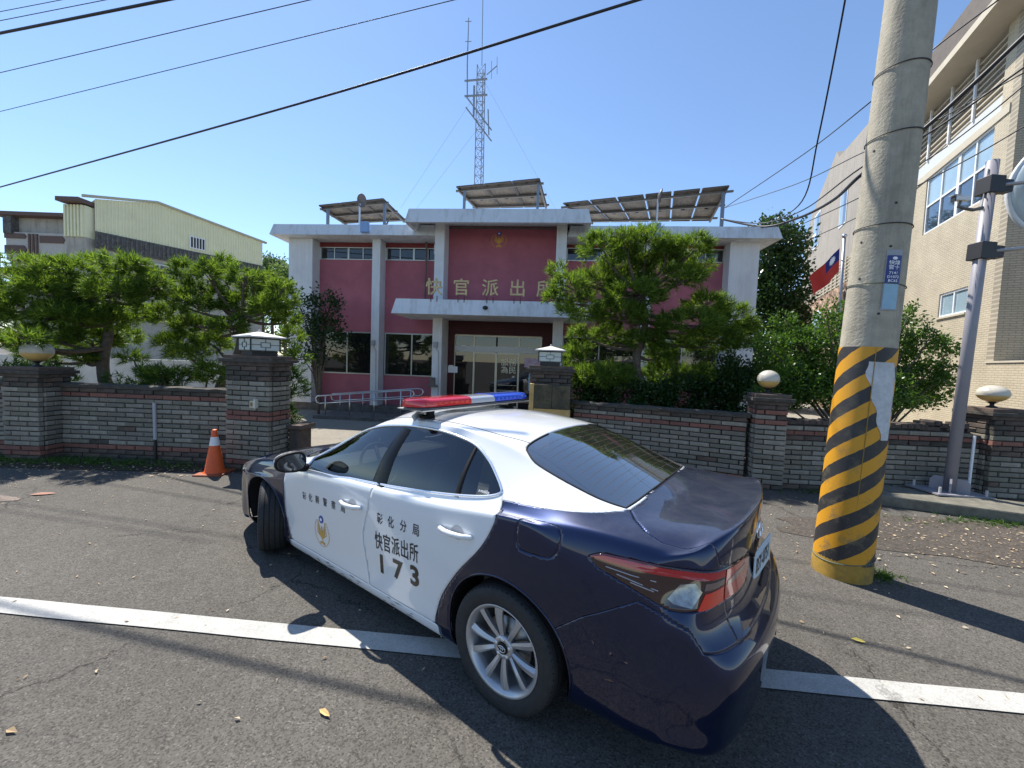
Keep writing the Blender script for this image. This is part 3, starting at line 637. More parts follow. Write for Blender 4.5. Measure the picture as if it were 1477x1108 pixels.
# globes
globe_m = mat('globe', (.62, .58, .48), .35, col2=(.50, .46, .38), scale=4, stain=(.05, .05, .05), stain_scale=5, stain_amt=.55)
globe_y = mat('globe_amber', (.62, .42, .14), .35)
def globe(label, x, y, z, r, oz):
    t = thing('globe_lamp', label, 'globe lamp', (x, y, z), 0, 'globe lamps on the fence piers')
    MB().lathe([(.07, 0), (.06, .02), (.025, .035), (.025, .06), (.06, .085), (.07, .09)], 16).build('stem', iron, t, smooth=True)
    prof = [(r * math.sin(a), .09 + oz - oz * math.cos(a)) for a in np.linspace(.15, math.pi, 16)]
    k = 7; MB().lathe(prof[:k], 28, cap=False).build('lower_globe', globe_y, t, smooth=True); MB().lathe(prof[k - 1:-1] + [(0, prof[-1][1])], 28, cap=False).build('upper_globe', globe_m, t, smooth=True)
globe('globe lamp half hidden by the left pine on the far left pier', -7.87, 6.66, zA, .20, .17)
globe('black-stained globe lamp on the slim pier left of the utility pole', 4.15, 6.52, z2, .16, .145)
globe('wide flattened globe lamp at the right edge of the picture', 7.50, 6.27, z3, .185, .13)
# doorbell on the gate pier, pipes
t = thing('doorbell', 'small cream doorbell box on the left gate pier', 'doorbell', (-4.04, 6.285, 1.06), -.15); cream = mat('cream', (.55, .50, .36), .6)
MB().box(-.055, .03, -.03, .03, -.055, .055).build('housing', cream, t, bevel=.004); MB().box(-.035, .0, -.034, -.0305, -.03, .03).build('button_plate', mat('button_brown', (.25, .14, .08), .6), t); MB().box(.034, .06, -.05, .03, -.06, .085).build('side_cover', mat('cream2', (.62, .60, .50), .6), t)
p = thing('wall_pipe', 'thin grey pipe standing against the brick wall left of the cone', 'pipe', (-5.93, 6.66, 0), 0)
MB().tube([(0, 0, .0), (0, 0, .36)], .022, 8).build('lower_pipe', iron, p); MB().tube([(0, 0, .36), (-.01, 0, .98)], .026, 8).build('upper_pipe', mat('pvc_grey', (.38, .40, .42), .5), p)
t = thing('stone_sign', 'moss-blackened stone slab with an ochre edge in front of the right gate pier', 'stone slab', (.72, 7.50, 0), -.10)
stn = mat('ochre_stone', (.55, .36, .13), .8, var=.15, scale=3, stain=(.20, .14, .06), stain_scale=2.6, stain_amt=.5, bump=.3, bscale=30)
mos = mat('mossy_stone', (.070, .062, .040), .9, var=.4, scale=7, stain=(.22, .17, .08), stain_scale=4, stain_amt=.5, bump=.4, bscale=30)
MB().box(-.30, .03, -.012, .16, 1.02, 1.47).build('mossy_panel', mos, t, bevel=.006); MB().box(.036, .37, -.012, .16, 1.02, 1.46).build('mossy_panel', mos, t, bevel=.006)
MB().box(-.39, -.306, -.005, .16, 0, 1.48).build('lit_edge', stn, t, bevel=.006); MB().box(-.30, .38, -.004, .15, 0, 1.014).build('lower_slab', stn, t)
t = thing('pier_spur', 'low dark brick spur at the foot of the left gate pier', 'brick spur', (-3.60, 6.60, 0), -.15); MB().box(-.08, .10, 0, .35, 0, .62).build('spur_core', bd_[0], t, bevel=.02); MB().box(-.10, .16, -.03, .38, .62, .70).build('spur_cap', bd_[2], t, bevel=.02)
t = tag(MB().box(-1.0, 1.05, -.35, .35, 0, .16).build('concrete_plinth', mat('plinth_conc', (.15, .14, .11), .9, var=.35, scale=6, bump=.6, bscale=30), None, bevel=.02, loc=(6.35, 5.62, 0), rotz=-.42), 'mossy concrete plinth under the mauve sign pole', 'plinth')
# ================================================================== NEIGHBOURING BUILDINGS
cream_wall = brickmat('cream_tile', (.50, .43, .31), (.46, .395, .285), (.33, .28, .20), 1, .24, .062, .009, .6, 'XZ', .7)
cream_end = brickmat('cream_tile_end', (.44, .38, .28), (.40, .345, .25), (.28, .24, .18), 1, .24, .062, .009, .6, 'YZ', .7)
plain_cream = mat('plain_cream', (.47, .42, .33), .8, var=.06, scale=2)
grey_render = mat('grey_render', (.30, .27, .235), .85, var=.08, scale=1.5, stain=(.16, .15, .13), stain_scale=.7, stain_amt=.5, stain_z=True)
white_f = mat('white_frame', (.74, .75, .76), .45)
sky_glass = mat('pale_glass', (.30, .40, .45), .06, 0, coat=1, var=.12, scale=.8)
dk_glass = mat('blue_glass', (.035, .055, .085), .04, 0, coat=1)
RB = thing('office_building', 'beige tiled three-storey building with ribbon windows at the right edge', 'building', (13.3, 12.0, 0), R(90 - 24.5))
# local x runs away along the lit wall, +y points out of it
def rb(name, x0, x1, y0, y1, z0, z1, m, parent=RB, **k): return MB().box(x0, x1, y0, y1, z0, z1).build(name, m, parent, **k)
rb('lit_wall', -1.15, 6.2, -.3, 0, 0, 3.83, cream_wall); rb('lit_wall', -1.15, -.02, -.3, 0, 3.83, 4.60, cream_wall); rb('lit_wall', 1.52, 6.2, -.3, 0, 3.83, 4.60, cream_wall)
rb('lit_wall', -1.15, 6.2, -.3, 0, 4.60, 6.95, cream_wall); rb('lit_wall', -1.15, -.55, -.3, 0, 6.95, 8.92, cream_wall); rb('lit_wall', 5.0, 6.2, -.3, 0, 6.95, 8.92, cream_wall)
rb('string_course', -1.15, 6.2, -.3, .03, 8.92, 9.15, plain_cream)
rb('pale_band', -.75, 6.2, -.3, -.04, 9.15, 9.62, mat('pale_band', (.50, .52, .52), .7))
rb('recess_wall', -1.15, 6.2, -.9, -.6, 9.15, 11.4, grey_render)
rb('corner_pier', -1.15, -.75, -.3, 0, 9.15, 11.4, cream_wall)
for k in range(9): rb('louvre_slat', -.74, 6.2, -.12, -.05, 9.70 + k * .185, 9.745 + k * .185, plain_cream)
for x in (.6, 1.9, 3.2, 4.5): rb('louvre_post', x - .04, x + .04, -.04, .01, 9.6, 11.4, white_f)
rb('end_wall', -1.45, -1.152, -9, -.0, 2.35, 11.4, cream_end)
rb('roof_slab', -2.2, 6.2, -9, .72, 11.402, 11.62, plain_cream); rb('roof_parapet', -2.1, 6.2, -9, .66, 11.622, 12.5, mat('brown_parapet', (.12, .10, .085), .85, var=.15, scale=4))
rb('body_core', -1.1, 6.2, -9, -.95, 0, 11.38, room_dark)
rb('low_wall', -7, -1.152, -.3, 0.0, 0, 2.31, cream_wall); rb('low_wall_coping', -7, -1.152, -.34, .03, 2.312, 2.36, plain_cream)
rb('balcony_floor', -7, -1.46, -4, -.31, 2.1, 2.30, grey_render); rb('balcony_back', -7, -1.46, -4.2, -4.0, 0, 7, cream_wall)
window_e = rb('side_window', -1.49, -1.452, -1.9, -.55, 2.5, 4.6, white_f); rb('pane', -1.50, -1.491, -1.8, -.65, 2.6, 4.5, dk_glass, window_e)
def rwin(u0, u1, z0, z1, n, rows, y=-.10, fw=.06):
    w = MB(); w.box(u0, u1, y, y + .07, z0, z0 + fw); w.box(u0, u1, y, y + .07, z1 - fw, z1); w.box(u0, u0 + fw, y + .001, y + .069, z0 + fw, z1 - fw); w.box(u1 - fw, u1, y + .001, y + .069, z0 + fw, z1 - fw)
    f = w.build('window', white_f, RB)
    for i in range(1, n): uu = u0 + (u1 - u0) * i / n; MB().box(uu - fw / 2, uu + fw / 2, y + .002, y + .068, z0 + fw, z1 - fw).build('mullion', white_f, f)
    for r_ in range(1, rows): zz = z0 + (z1 - z0) * r_ / rows; MB().box(u0 + fw, u1 - fw, y + .004, y + .066, zz - fw / 2, zz + fw / 2).build('transom', white_f, f)
    for i in range(n):
        for r_ in range(rows):
            a, b2 = u0 + (u1 - u0) * i / n, u0 + (u1 - u0) * (i + 1) / n; c_, d_ = z0 + (z1 - z0) * r_ / rows, z0 + (z1 - z0) * (r_ + 1) / rows
            MB().box(a + .01, b2 - .01, y + .02, y + .03, c_ + .01, d_ - .01).build('pane', (sky_glass if (r_ == rows - 1 or i == n - 1 and n > 2) else dk_glass) if rows > 1 else sky_glass, f)
rwin(-.55, 1.12, 6.95, 8.92, 2, 2); rwin(1.14, 3.05, 6.95, 8.92, 2, 2); rb('lit_wall', 3.06, 5.0, -.3, 0, 6.95, 8.92, cream_wall)
rwin(-.02, 1.52, 3.83, 4.60, 2, 1); rb('window_sill', -.06, 1.56, -.05, .05, 3.77, 3.828, plain_cream)
# taller far block with sloping top
far = [(6.2, 0), (21.3, 0), (21.5, 12.0), (20.0, 13.5), (14.8, 15.5), (14.2, 14.9), (6.2, 14.0)]
M_ = Matrix(((1, 0, 0, 0), (0, 0, -1, 0), (0, 1, 0, 0), (0, 0, 0, 1)))
MB().prism(far, -.02, 8, M=M_).build('far_block', grey_render, RB, fixn=True)
rb('stair_tower', 4.0, 9.0, -6, -2.0, 11.5, 16.2, grey_render)
for (x0, x1, z0, z1) in ((11.9, 13.1, 10.3, 12.3), (17.5, 19.0, 10.6, 13.0)):
    w = rb('window', x0, x1, .0, .05, z0, z1, white_f); rb('pane', x0 + .08, (x0 + x1) / 2 - .04, .051, .06, z0 + .1, z1 - .1, dk_glass, w); rb('pane', (x0 + x1) / 2 + .04, x1 - .08, .051, .06, z0 + .1, z1 - .1, sky_glass, w)
# rubble faced terrace
rub = bpy.data.materials.new('rubble'); rub.use_nodes = True; n_ = rub.node_tree; b_ = n_.nodes['Principled BSDF']; b_.inputs['Roughness'].default_value = .9
tc = n_.nodes.new('ShaderNodeTexCoord'); vo = n_.nodes.new('ShaderNodeTexVoronoi'); vo.inputs['Scale'].default_value = 3.2; n_.links.new(tc.outputs['Object'], vo.inputs['Vector'])
sc_ = n_.nodes.new('ShaderNodeSeparateColor'); n_.links.new(vo.outputs['Color'], sc_.inputs[0]); rp = n_.nodes.new('ShaderNodeValToRGB'); rp.color_ramp.elements[0].color = (.17, .10, .065, 1); rp.color_ramp.elements[1].color = (.42, .29, .20, 1)
n_.links.new(sc_.outputs[0], rp.inputs[0]); n_.links.new(rp.outputs[0], b_.inputs['Base Color'])
def rubble_face(x0, x1, z0, z1, y):
    nx, nz = int((x1 - x0) / .14), int((z1 - z0) / .14); vs_ = []
    for j in range(nz + 1):
        for i in range(nx + 1):
            x = x0 + (x1 - x0) * i / nx; z = z0 + (z1 - z0) * j / nz; d = noise.voronoi(Vector((x * 3.2, 0, z * 3.2)))[0]
            vs_.append((x, y + .16 * (d[1] - d[0]) + .05 * noise.noise(Vector((x * 4, 3, z * 4))), z))
    o = MB().add(vs_, [(j * (nx + 1) + i, (j + 1) * (nx + 1) + i, (j + 1) * (nx + 1) + i + 1, j * (nx + 1) + i + 1) for j in range(nz) for i in range(nx)]).build('rubble_facing', rub, RB); o['kind'] = 'stuff'
rb('terrace', 6.25, 20.2, .02, .58, 0, 6.35, grey_render); rubble_face(6.25, 20.2, 0, 6.42, .60)
for x in (12.0, 16.6):
    w = rb('window', x, x + 1.7, .78, .83, 4.3, 5.55, white_f); rb('pane', x + .08, x + .81, .831, .84, 4.4, 5.45, sky_glass, w); rb('pane', x + .89, x + 1.62, .831, .84, 4.4, 5.45, dk_glass, w)
for k in range(7): rb('railing_bar', 6.25, 20.2, .50, .55, 6.55 + k * .18, 6.61 + k * .18, plain_cream)
for k in range(20): x = 6.3 + k * .73; rb('railing_post', x - .035, x + .035, .48, .57, 6.36, 7.78, plain_cream)

# ---------- yellow shed and concrete house on the left
yel = mat('yellow_cladding', (.76, .74, .50), .55, var=.05, scale=1.2)
yconc = mat('old_concrete', (.40, .38, .33), .9, var=.15, scale=1.1, stain=(.10, .095, .085), stain_scale=.6, stain_amt=.7, stain_z=True, bump=.3, bscale=20)
brown = mat('brown_trim', (.13, .085, .07), .8); mould = mat('mouldy_band', (.10, .10, .095), .95, var=.5, scale=6, stain=(.2, .2, .19), stain_scale=5, stain_amt=.6)
A0 = at(137, 335, 27.5); B0 = at(378, 386, 36.4)
dS = Vector((B0.x - A0.x, B0.y - A0.y, 0)); LS = dS.length; dS.normalize(); rzS = math.atan2(dS.y, dS.x)
SH = thing('storage_building', 'concrete building topped with pale yellow corrugated cladding behind the left pines', 'building', (A0.x, A0.y, 0), rzS)
def sh_uv(px, py):
    o = Vector((0, 0, CAM_H)); d = _ray(px, py); n = Vector((dS.y, -dS.x, 0)); t = (Vector((A0.x, A0.y, 0)) - o).dot(n) / d.dot(n); p = o + d * t; return ((p - Vector((A0.x, A0.y, 0))).dot(dS), p.z)
zlo = sh_uv(137, 335)[1]; zlo2 = sh_uv(375, 385)[1]; zt0 = sh_uv(135, 287)[1]; ut1, zt1 = sh_uv(226, 294); zt2 = sh_uv(376, 350)[1]
def ztop(u): return zt0 + (zt1 - zt0) * u / ut1 if u < ut1 else zt1 + (zt2 - zt1) * (u - ut1) / (LS - ut1)
mb = MB(); n = int(LS / .18); vs_ = []
for i in range(n + 1):
    for k, y in ((0, 0), (.35, 0), (.5, -.045), (.85, -.045)):
        u = min(LS, (i + k) * LS / n); vs_ += [(u, y - .06, zlo + (zlo2 - zlo) * u / LS - .02), (u, y - .06, ztop(u))]
q = len(vs_) // 2 - 3
mb.add(vs_, [(2 * i, 2 * i + 2, 2 * i + 3, 2 * i + 1) for i in range(q - 1)]); mb.build('corrugated_cladding', yel, SH)
M2 = Matrix(((1, 0, 0, 0), (0, 0, -1, 0), (0, 1, 0, 0), (0, 0, 0, 1)))
MB().prism([(0, 0), (LS, 0), (LS, zt2 - .05), (ut1, zt1 - .05), (0, zt0 - .05)], -10, 0, M=M2).build('main_block', yconc, SH, fixn=True)
mb = MB()
for (u0, z0_), (u1, z1_) in (((-.6, ztop(0) + .0), (ut1, zt1 + .08)), ((ut1, zt1 + .08), (LS + .3, zt2 + .05))): mb.bar((u0, -.12, z0_), (u1, -.12, z1_), .25, .14)
mb.build('roof_edge', mat('roof_edge', (.42, .42, .30), .5), SH)
MB().box(0, LS, -.16, -.05, zlo - 1.05, zlo + .05).build('mouldy_band', mould, SH)
rb_ = MB(); n = int(LS / .25)
for i in range(n): rb_.box(i * LS / n, i * LS / n + .10, -.22, -.16, zlo - .95, zlo + .05)
rb_.build('fluted_parapet', mould, SH)['kind'] = 'stuff'
ug, zg = sh_uv(272, 340); MB().box(ug, ug + 1.05, -.16, -.11, zg - .95, zg).build('window', white_f, SH); g_ = MB()
for k in range(5): g_.box(ug + .1 + k * .19, ug + .22 + k * .19, -.17, -.161, zg - .87, zg - .08)
g_.build('grille_opening', room_dark, SH)
ug, zg = sh_uv(210, 378); w = MB().box(ug, ug + 1.5, -.16, -.05, zg - 1.6, zg).build('window', alu, SH); MB().box(ug + .08, ug + .7, -.17, -.161, zg - .75, zg - .1).build('pane', dk_glass, w); MB().box(ug + .8, ug + 1.42, -.17, -.161, zg - .75, zg - .1).build('pane', dk_glass, w); MB().box(ug + .08, ug + 1.42, -.17, -.161, zg - 1.5, zg - .85).build('pane', dk_glass, w)
MB().box(LS * .25, LS * .75, -.5, -.05, zlo - 5.5, zlo - 5.3).build('canopy_slab', mould, SH)
# narrow front face of the shed and the concrete house beside it
a = at(108, 314, 27.6); b2 = at(137, 287, 27.5); c2 = at(116, 285, 26.6)
dz = -2
Yh = 27.5; L0 = at(8, 308, Yh); L1 = at(104, 316, Yh)
HS = thing('concrete_house', 'weathered concrete house with brown banded parapet at far left', 'building', (L0.x, Yh, 0), 0)
Wd = L1.x - L0.x; zt = L0.z
MB().box(.3, Wd, .0, 8, 0, zt - .25).build('house_wall', yconc, HS); MB().box(-.35, Wd + .1, -.6, 8.5, zt - .25, zt - .02).build('roof_slab', brown, HS)
pz = lambda y_: at(60, y_, Yh).z
MB().box(.35, Wd, -.3, -.02, pz(378), pz(338)).build('parapet', mat('pale_render', (.46, .44, .40), .85, var=.08), HS)
for y0, y1, x0, x1 in ((340, 347, .3, 1.75), (357, 368, .3, 1.75), (342, 352, 2.65, 4.3), (370, 378, 2.6, 4.4)):
    MB().prism([(x0, pz(y1)), (x1 - .1, pz(y1)), (x1, pz((y0 + y1) / 2)), (x1 - .15, pz(y0)), (x0, pz(y0))], .31, .36, M=M2).build('brown_band', brown, HS, fixn=True)
for k in range(3): MB().box(1.9 + k * .25, 2.02 + k * .25, -.38, -.305, pz(370), pz(340)).build('vertical_flute', brown, HS)
MB().box(2.9, 4.4, -.08, 0.0 - .01, pz(400), pz(382)).build('window', dk_glass, HS)
MB().box(.35, .9, -.45, -.02, zt - 1.4, zt - .25).build('dark_return', mould, HS)
# stair block with yellow sheet between the two
MB().box(Wd + .12, Wd + 1.45, -.5, 3, 0, at(120, 345, Yh).z).build('stair_wall', yconc, HS)
mb = MB()
for k in range(6): mb.box(Wd + .1 + k * .22, Wd + .22 + k * .22, -.62, -.52, at(120, 345, Yh).z, at(120, 300, Yh).z)
mb.box(Wd + .1, Wd + 1.42, -.52, 2.9, at(120, 345, Yh).z + .01, at(120, 300, Yh).z); mb.build('yellow_sheeting', yel, HS)
MB().box(Wd + .0, Wd + 1.5, -1.0, 3, at(120, 298, Yh).z, at(120, 292, Yh).z).build('stair_roof', brown, HS)
# balcony rail at the very edge
t = thing('balcony_railing', 'thin dark railing at the left edge beyond the pine', 'railing', (at(-14, 372, 26).x, 26, 0)); 
zb = at(5, 375, 26).z
MB().box(-1, 1.6, 0, 2, zb - .6, zb - .45).build('slab', mould, t)
for k in range(3): MB().tube([(-1, 0, zb - .15 + k * .3), (1.5, 0, zb - .18 + k * .3)], .03, 6).build('rail', iron, t)
for x in (-.2, .6, 1.4): MB().tube([(x, 0, zb - .5), (x, 0, zb + .5)], .03, 6).build('post', iron, t)
# pale compound wall seen under the pines
t = tag(MB().box(-16, -6.2, 0, .2, 0, 1.55).build('compound_wall', mat('pale_wall', (.55, .53, .48), .85, var=.1, scale=2, stain=(.3, .27, .22), stain_scale=1.2, stain_amt=.4, stain_z=True), None, loc=(-1.5, 12.6, 0), rotz=.02), 'long pale rendered wall seen under the left pines', 'wall')
# ================================================================== PLANTS
bark = mat('bark', (.11, .085, .065), .95, var=.4, scale=14, bump=.8, bscale=30)
pine_m = leafmat('pine_needles', (.030, .070, .010), (.145, .225, .038), .47)
pine_dark = leafmat('pine_needles_dark', (.022, .055, .012), (.06, .12, .022), .38)
broad_m = leafmat('glossy_leaves', (.028, .070, .014), (.085, .165, .028), .36, .35)
dark_leaf = leafmat('dark_leaves', (.014, .035, .010), (.035, .075, .018), .25, .35)
far_leaf = leafmat('far_leaves', (.05, .09, .03), (.12, .18, .06), .35, .5)

class TriBuf:
    def __init__(s): s.v = []; s.f = []; s.n = 0
    def add(s, v, f): s.v.append(v); s.f.append(f + s.n); s.n += len(v)
    def build(s, name, m, parent):
        v = np.concatenate(s.v); f = np.concatenate(s.f); me = bpy.data.meshes.new(name)
        me.vertices.add(len(v)); me.vertices.foreach_set('co', v.astype(np.float32).ravel())
        k = f.shape[1]; me.loops.add(f.size); me.loops.foreach_set('vertex_index', f.astype(np.int32).ravel())
        me.polygons.add(len(f)); me.polygons.foreach_set('loop_start', np.arange(0, f.size, k, dtype=np.int32)); me.update(calc_edges=True); me.materials.append(m)
        return link(name, me, parent)
def unit(v): return v / np.maximum(np.linalg.norm(v, axis=-1, keepdims=True), 1e-9)
def pad_points(rng, pads, dens):
    P, D = [], []
    for (c, r) in pads:
        c = np.array(c); r = np.array(r); n = int(dens * (r[0] * r[1] + r[0] * r[2] + r[1] * r[2]))
        d = unit(rng.normal(size=(n, 3))); rad = rng.uniform(.35, 1.05, n) ** .55
        p = c + d * rad[:, None] * r; keep = (d[:, 2] > -.55) | (rng.random(n) < .35)
        # knock out clumps so gaps show
        nz = np.array([noise.noise(Vector(q * 3.4)) for q in p]); keep &= nz > -.17
        P.append(p[keep]); D.append(unit(d[keep] * [1, 1, .7] + [0, 0, .55] + rng.normal(scale=.3, size=(keep.sum(), 3))))
    return np.concatenate(P), np.concatenate(D)
def needles(name, pads, dens, m, parent, seed, nn=15, ln=.14, wd=.016, stem=.10):
    rng = np.random.default_rng(seed); P, D = pad_points(rng, pads, dens); n = len(P)
    D = np.repeat(D, nn, 0); t = np.tile(np.linspace(0, 1, nn), n)[:, None]; B = np.repeat(P, nn, 0) + D * stem * t
    a = unit(np.cross(D, rng.normal(size=D.shape))); dirn = unit(D * (.55 + .5 * t) + a * (1.0 - .45 * t)); L = ln * rng.uniform(.7, 1.15, (n * nn, 1))
    sidev = unit(np.cross(dirn, rng.normal(size=D.shape))) * wd * .5
    v = np.stack([B - sidev, B + sidev, B + dirn * L + [0, 0, -.006]], 1).reshape(-1, 3); f = np.arange(len(v)).reshape(-1, 3)
    tb = TriBuf(); tb.add(v, f); return tb.build(name, m, parent)
def leaves(name, pads, dens, m, parent, seed, size=.06, per=7, spread=.10, up=.4):
    rng = np.random.default_rng(seed); P, D = pad_points(rng, pads, dens); n = len(P) * per
    D = np.repeat(D, per, 0); C_ = np.repeat(P, per, 0) + rng.normal(scale=spread * .5, size=(n, 3))
    ax = unit(D + rng.normal(scale=.75, size=(n, 3))); nm = unit(np.cross(ax, rng.normal(size=(n, 3))) + [0, 0, up]); sd = unit(np.cross(ax, nm)); s = size * rng.uniform(.6, 1.3, (n, 1))
    v = np.stack([C_, C_ + ax * s * .5 + sd * s * .27 - nm * s * .05, C_ + ax * s, C_ + ax * s * .5 - sd * s * .27 - nm * s * .05], 1).reshape(-1, 3); f = np.arange(len(v)).reshape(-1, 4)
    tb = TriBuf(); tb.add(v, f); return tb.build(name, m, parent)
def limbs(parent, chains, m=bark, name='trunk'):
    """chains: list of (points, r0, r1)"""
    mb = MB(); rnd = random.Random(3)
    for pts, r0, r1 in chains:
        sp_ = smooth_poly([tuple(p) for p in pts], 5, False); n = len(sp_)
        q = [Vector(p) + Vector((noise.noise(Vector(p) * 3), noise.noise(Vector(p) * 3 + Vector((5, 5, 5))), 0)) * .04 for p in sp_]
        mb.tube(q, [r0 + (r1 - r0) * i / (n - 1) for i in range(n)], 8)
    return mb.build(name, m, parent, smooth=True)
def zpads(lst, x0, y0, f, Y, base, dy=.5, thick=.6, seed=1, grow=1.0):
    """clump positions measured in the garden: (a,b,ra,rb) -> pads in metres relative to base"""
    rnd = random.Random(seed); out = []
    for q in lst:
        a, b, ra, rb = q[:4]; yy = Y + (q[4] if len(q) > 4 else rnd.uniform(-dy, dy)); p = at(x0 + a / f, y0 + b / f, yy); k = yy / 580.2 / f
        out.append(((p.x - base[0], p.y - base[1], p.z), (ra * k * grow, ra * k * thick * grow + .12, rb * k * grow)))
    return out
def pine(label, base, pads, dens, m, seed, trunk, extra=(), ln=.14, wd=.016, nn=15):
    t = thing('pine_tree', label, 'pine tree', base)
    ch = [(trunk, .13, .06)]; top = Vector(trunk[-1]); tr = [Vector(p) for p in smooth_poly(trunk, 6, False)]
    for (c, r) in pads:
        c = Vector(c); st = min(tr, key=lambda p: (p - c).length + max(0, p.z - c.z) * 2)
        mid = st.lerp(c, .5) + Vector((0, 0, -.12)); ch.append(([st, mid, c - Vector((0, 0, r[2] * .4))], .05, .014))
        rnd = random.Random(int(c.x * 1000) + seed)
        for k in range(4):
            e = c + Vector((rnd.uniform(-.8, .8) * r[0], rnd.uniform(-.8, .8) * r[1], rnd.uniform(-.1, .8) * r[2])); ch.append(([mid.lerp(c, .6), e], .016, .005))
    limbs(t, ch); needles('crown', pads, dens, m, t, seed, nn=nn, ln=ln, wd=wd)
    return t
# --- main pine right of the gate
bx, by = at(917, 600, 8.6).x, 8.6
mp_ = [(330, 150, 100, 75), (450, 130, 60, 60), (560, 130, 110, 85), (690, 150, 60, 45), (800, 150, 85, 60), (870, 250, 38, 25), (640, 270, 170, 85), (450, 260, 110, 85), (300, 330, 100, 60), (150, 370, 85, 70), (100, 270, 45, 30), (60, 410, 30, 18), (210, 470, 100, 60), (500, 400, 130, 70), (420, 500, 120, 50), (350, 610, 90, 45), (230, 600, 60, 30), (160, 730, 60, 45), (200, 700, 50, 40), (320, 830, 150, 50), (400, 800, 70, 40), (620, 700, 80, 55), (880, 470, 110, 75), (1000, 520, 90, 70), (1050, 620, 70, 60), (780, 560, 150, 70), (900, 640, 140, 70), (700, 830, 150, 55), (900, 850, 150, 70), (600, 930, 50, 35), (560, 640, 90, 50), (760, 300, 90, 45), (1090, 560, 40, 30)]
base = (bx, by, 0); pads = zpads(mp_, 780, 320, 3.694, 8.6, base, .45, .7, 4, 1.12)
pine('large shaped pine with layered bright pads in front of the right half of the station', base, pads, 720, pine_m, 41, [(0, 0, 0), (-.1, 0, .7), (.12, .05, 1.3), (-.05, 0, 2.0), (.1, 0, 2.7), (.0, 0, 3.4)])
# --- left pines
lp = [(130, 470, 130, 45), (330, 490, 130, 55), (520, 470, 90, 50), (640, 450, 90, 40), (740, 500, 80, 60), (60, 560, 110, 70), (260, 590, 130, 60), (450, 590, 130, 60), (620, 600, 120, 60), (780, 620, 70, 50), (150, 700, 130, 65), (350, 720, 140, 60), (550, 740, 130, 65), (700, 720, 90, 60), (80, 850, 100, 45), (300, 830, 130, 50), (480, 860, 130, 45), (640, 840, 80, 45), (130, 850, 70, 35, -1.55), (40, 870, 50, 45, -1.5), (200, 935, 80, 40), (440, 950, 60, 30), (340, 900, 60, 30), (10, 660, 70, 90), (-80, 700, 90, 120), (840, 560, 40, 40)]
b2 = at(155, 560, 8.0); base = (b2.x, 8.0, 0)
pine('broad dark pine with flat pads over the far left fence wall', base, zpads(lp, 0, 260, 3.6925, 8.0, base, .6,   .6, 7, 1.0), 900, pine_m, 42, [(0, 0, 0), (.1, .0, .8), (-.1, 0, 1.5), (.05, 0, 2.2), (0, 0, 2.9)])
p2_ = [(970, 520, 35, 90), (1060, 560, 60, 70), (1110, 500, 35, 60), (1200, 500, 40, 90), (1290, 520, 40, 70), (1350, 570, 60, 70), (1440, 560, 45, 70), (1000, 660, 100, 55), (1150, 640, 100, 50), (1300, 670, 100, 50), (1430, 690, 80, 55), (920, 730, 80, 60), (1060, 790, 100, 50), (950, 870, 100, 40), (1150, 880, 80, 40), (1220, 780, 70, 45), (1000, 930, 90, 28), (1500, 620, 55, 80), (1530, 740, 60, 50), (1560, 840, 35, 50), (1590, 950, 40, 40)]
b3 = at(330, 560, 8.6); base = (b3.x, 8.6, 0)
pine('looser upright pine with tall shoots behind the left gate pier', base, zpads(p2_, 0, 260, 3.6925, 8.6, base, .5, .6, 9, 1.0), 800, pine_m, 43, [(0, 0, 0), (-.25, 0, .7), (-.1, 0, 1.3), (.2, 0, 1.9), (.3, 0, 2.6)])
lb_ = [(1110, 1000, 70, 28), (1180, 1050, 40, 40), (960, 1050, 110, 30), (860, 1040, 60, 28), (700, 950, 45, 25)]
b4 = at(285, 600, 7.6); base = (b4.x, 7.6, 0); t = thing('low_bush', 'low needle-leaved bush just behind the fence wall left of the gate', 'bush', base)
pd = zpads(lb_, 0, 260, 3.6925, 7.6, base, .15, .5, 2); needles('foliage', pd, 700, pine_m, t, 44); limbs(t, [([(0, 0, 0), (p[0][0] * .6, p[0][1] * .6, p[0][2] * .6), p[0]], .03, .01) for p in pd], name='stem')
for k, (px, py, w_, h_, Y, lab) in enumerate(((30, 548, 60, 30, 7.5, 'dark bush at the far left just behind the fence wall'), (215, 545, 50, 20, 7.5, 'low dark bush behind the fence wall right of the broad pine'), (395, 555, 40, 40, 8.2, 'green bush just right of the left gate pier'))):
    c_ = at(px, py, Y); k_ = Y / 580; t = thing('low_bush', lab, 'bush', (c_.x, Y, 0)); pd = [((-.3 * w_ * k_, 0, c_.z - .1), (w_ * k_ * .7, .4, h_ * k_)), ((.4 * w_ * k_, .1, c_.z - .05), (w_ * k_ * .6, .4, h_ * k_ * .9)), ((0, 0, c_.z * .5), (w_ * k_ * .8, .4, .5))]
    needles('foliage', pd, 420, pine_dark, t, 160 + k); limbs(t, [([(0, 0, 0), (.05, 0, c_.z * .6), (p[0][0], 0, p[0][2])], .03, .01) for p in pd], name='stem')
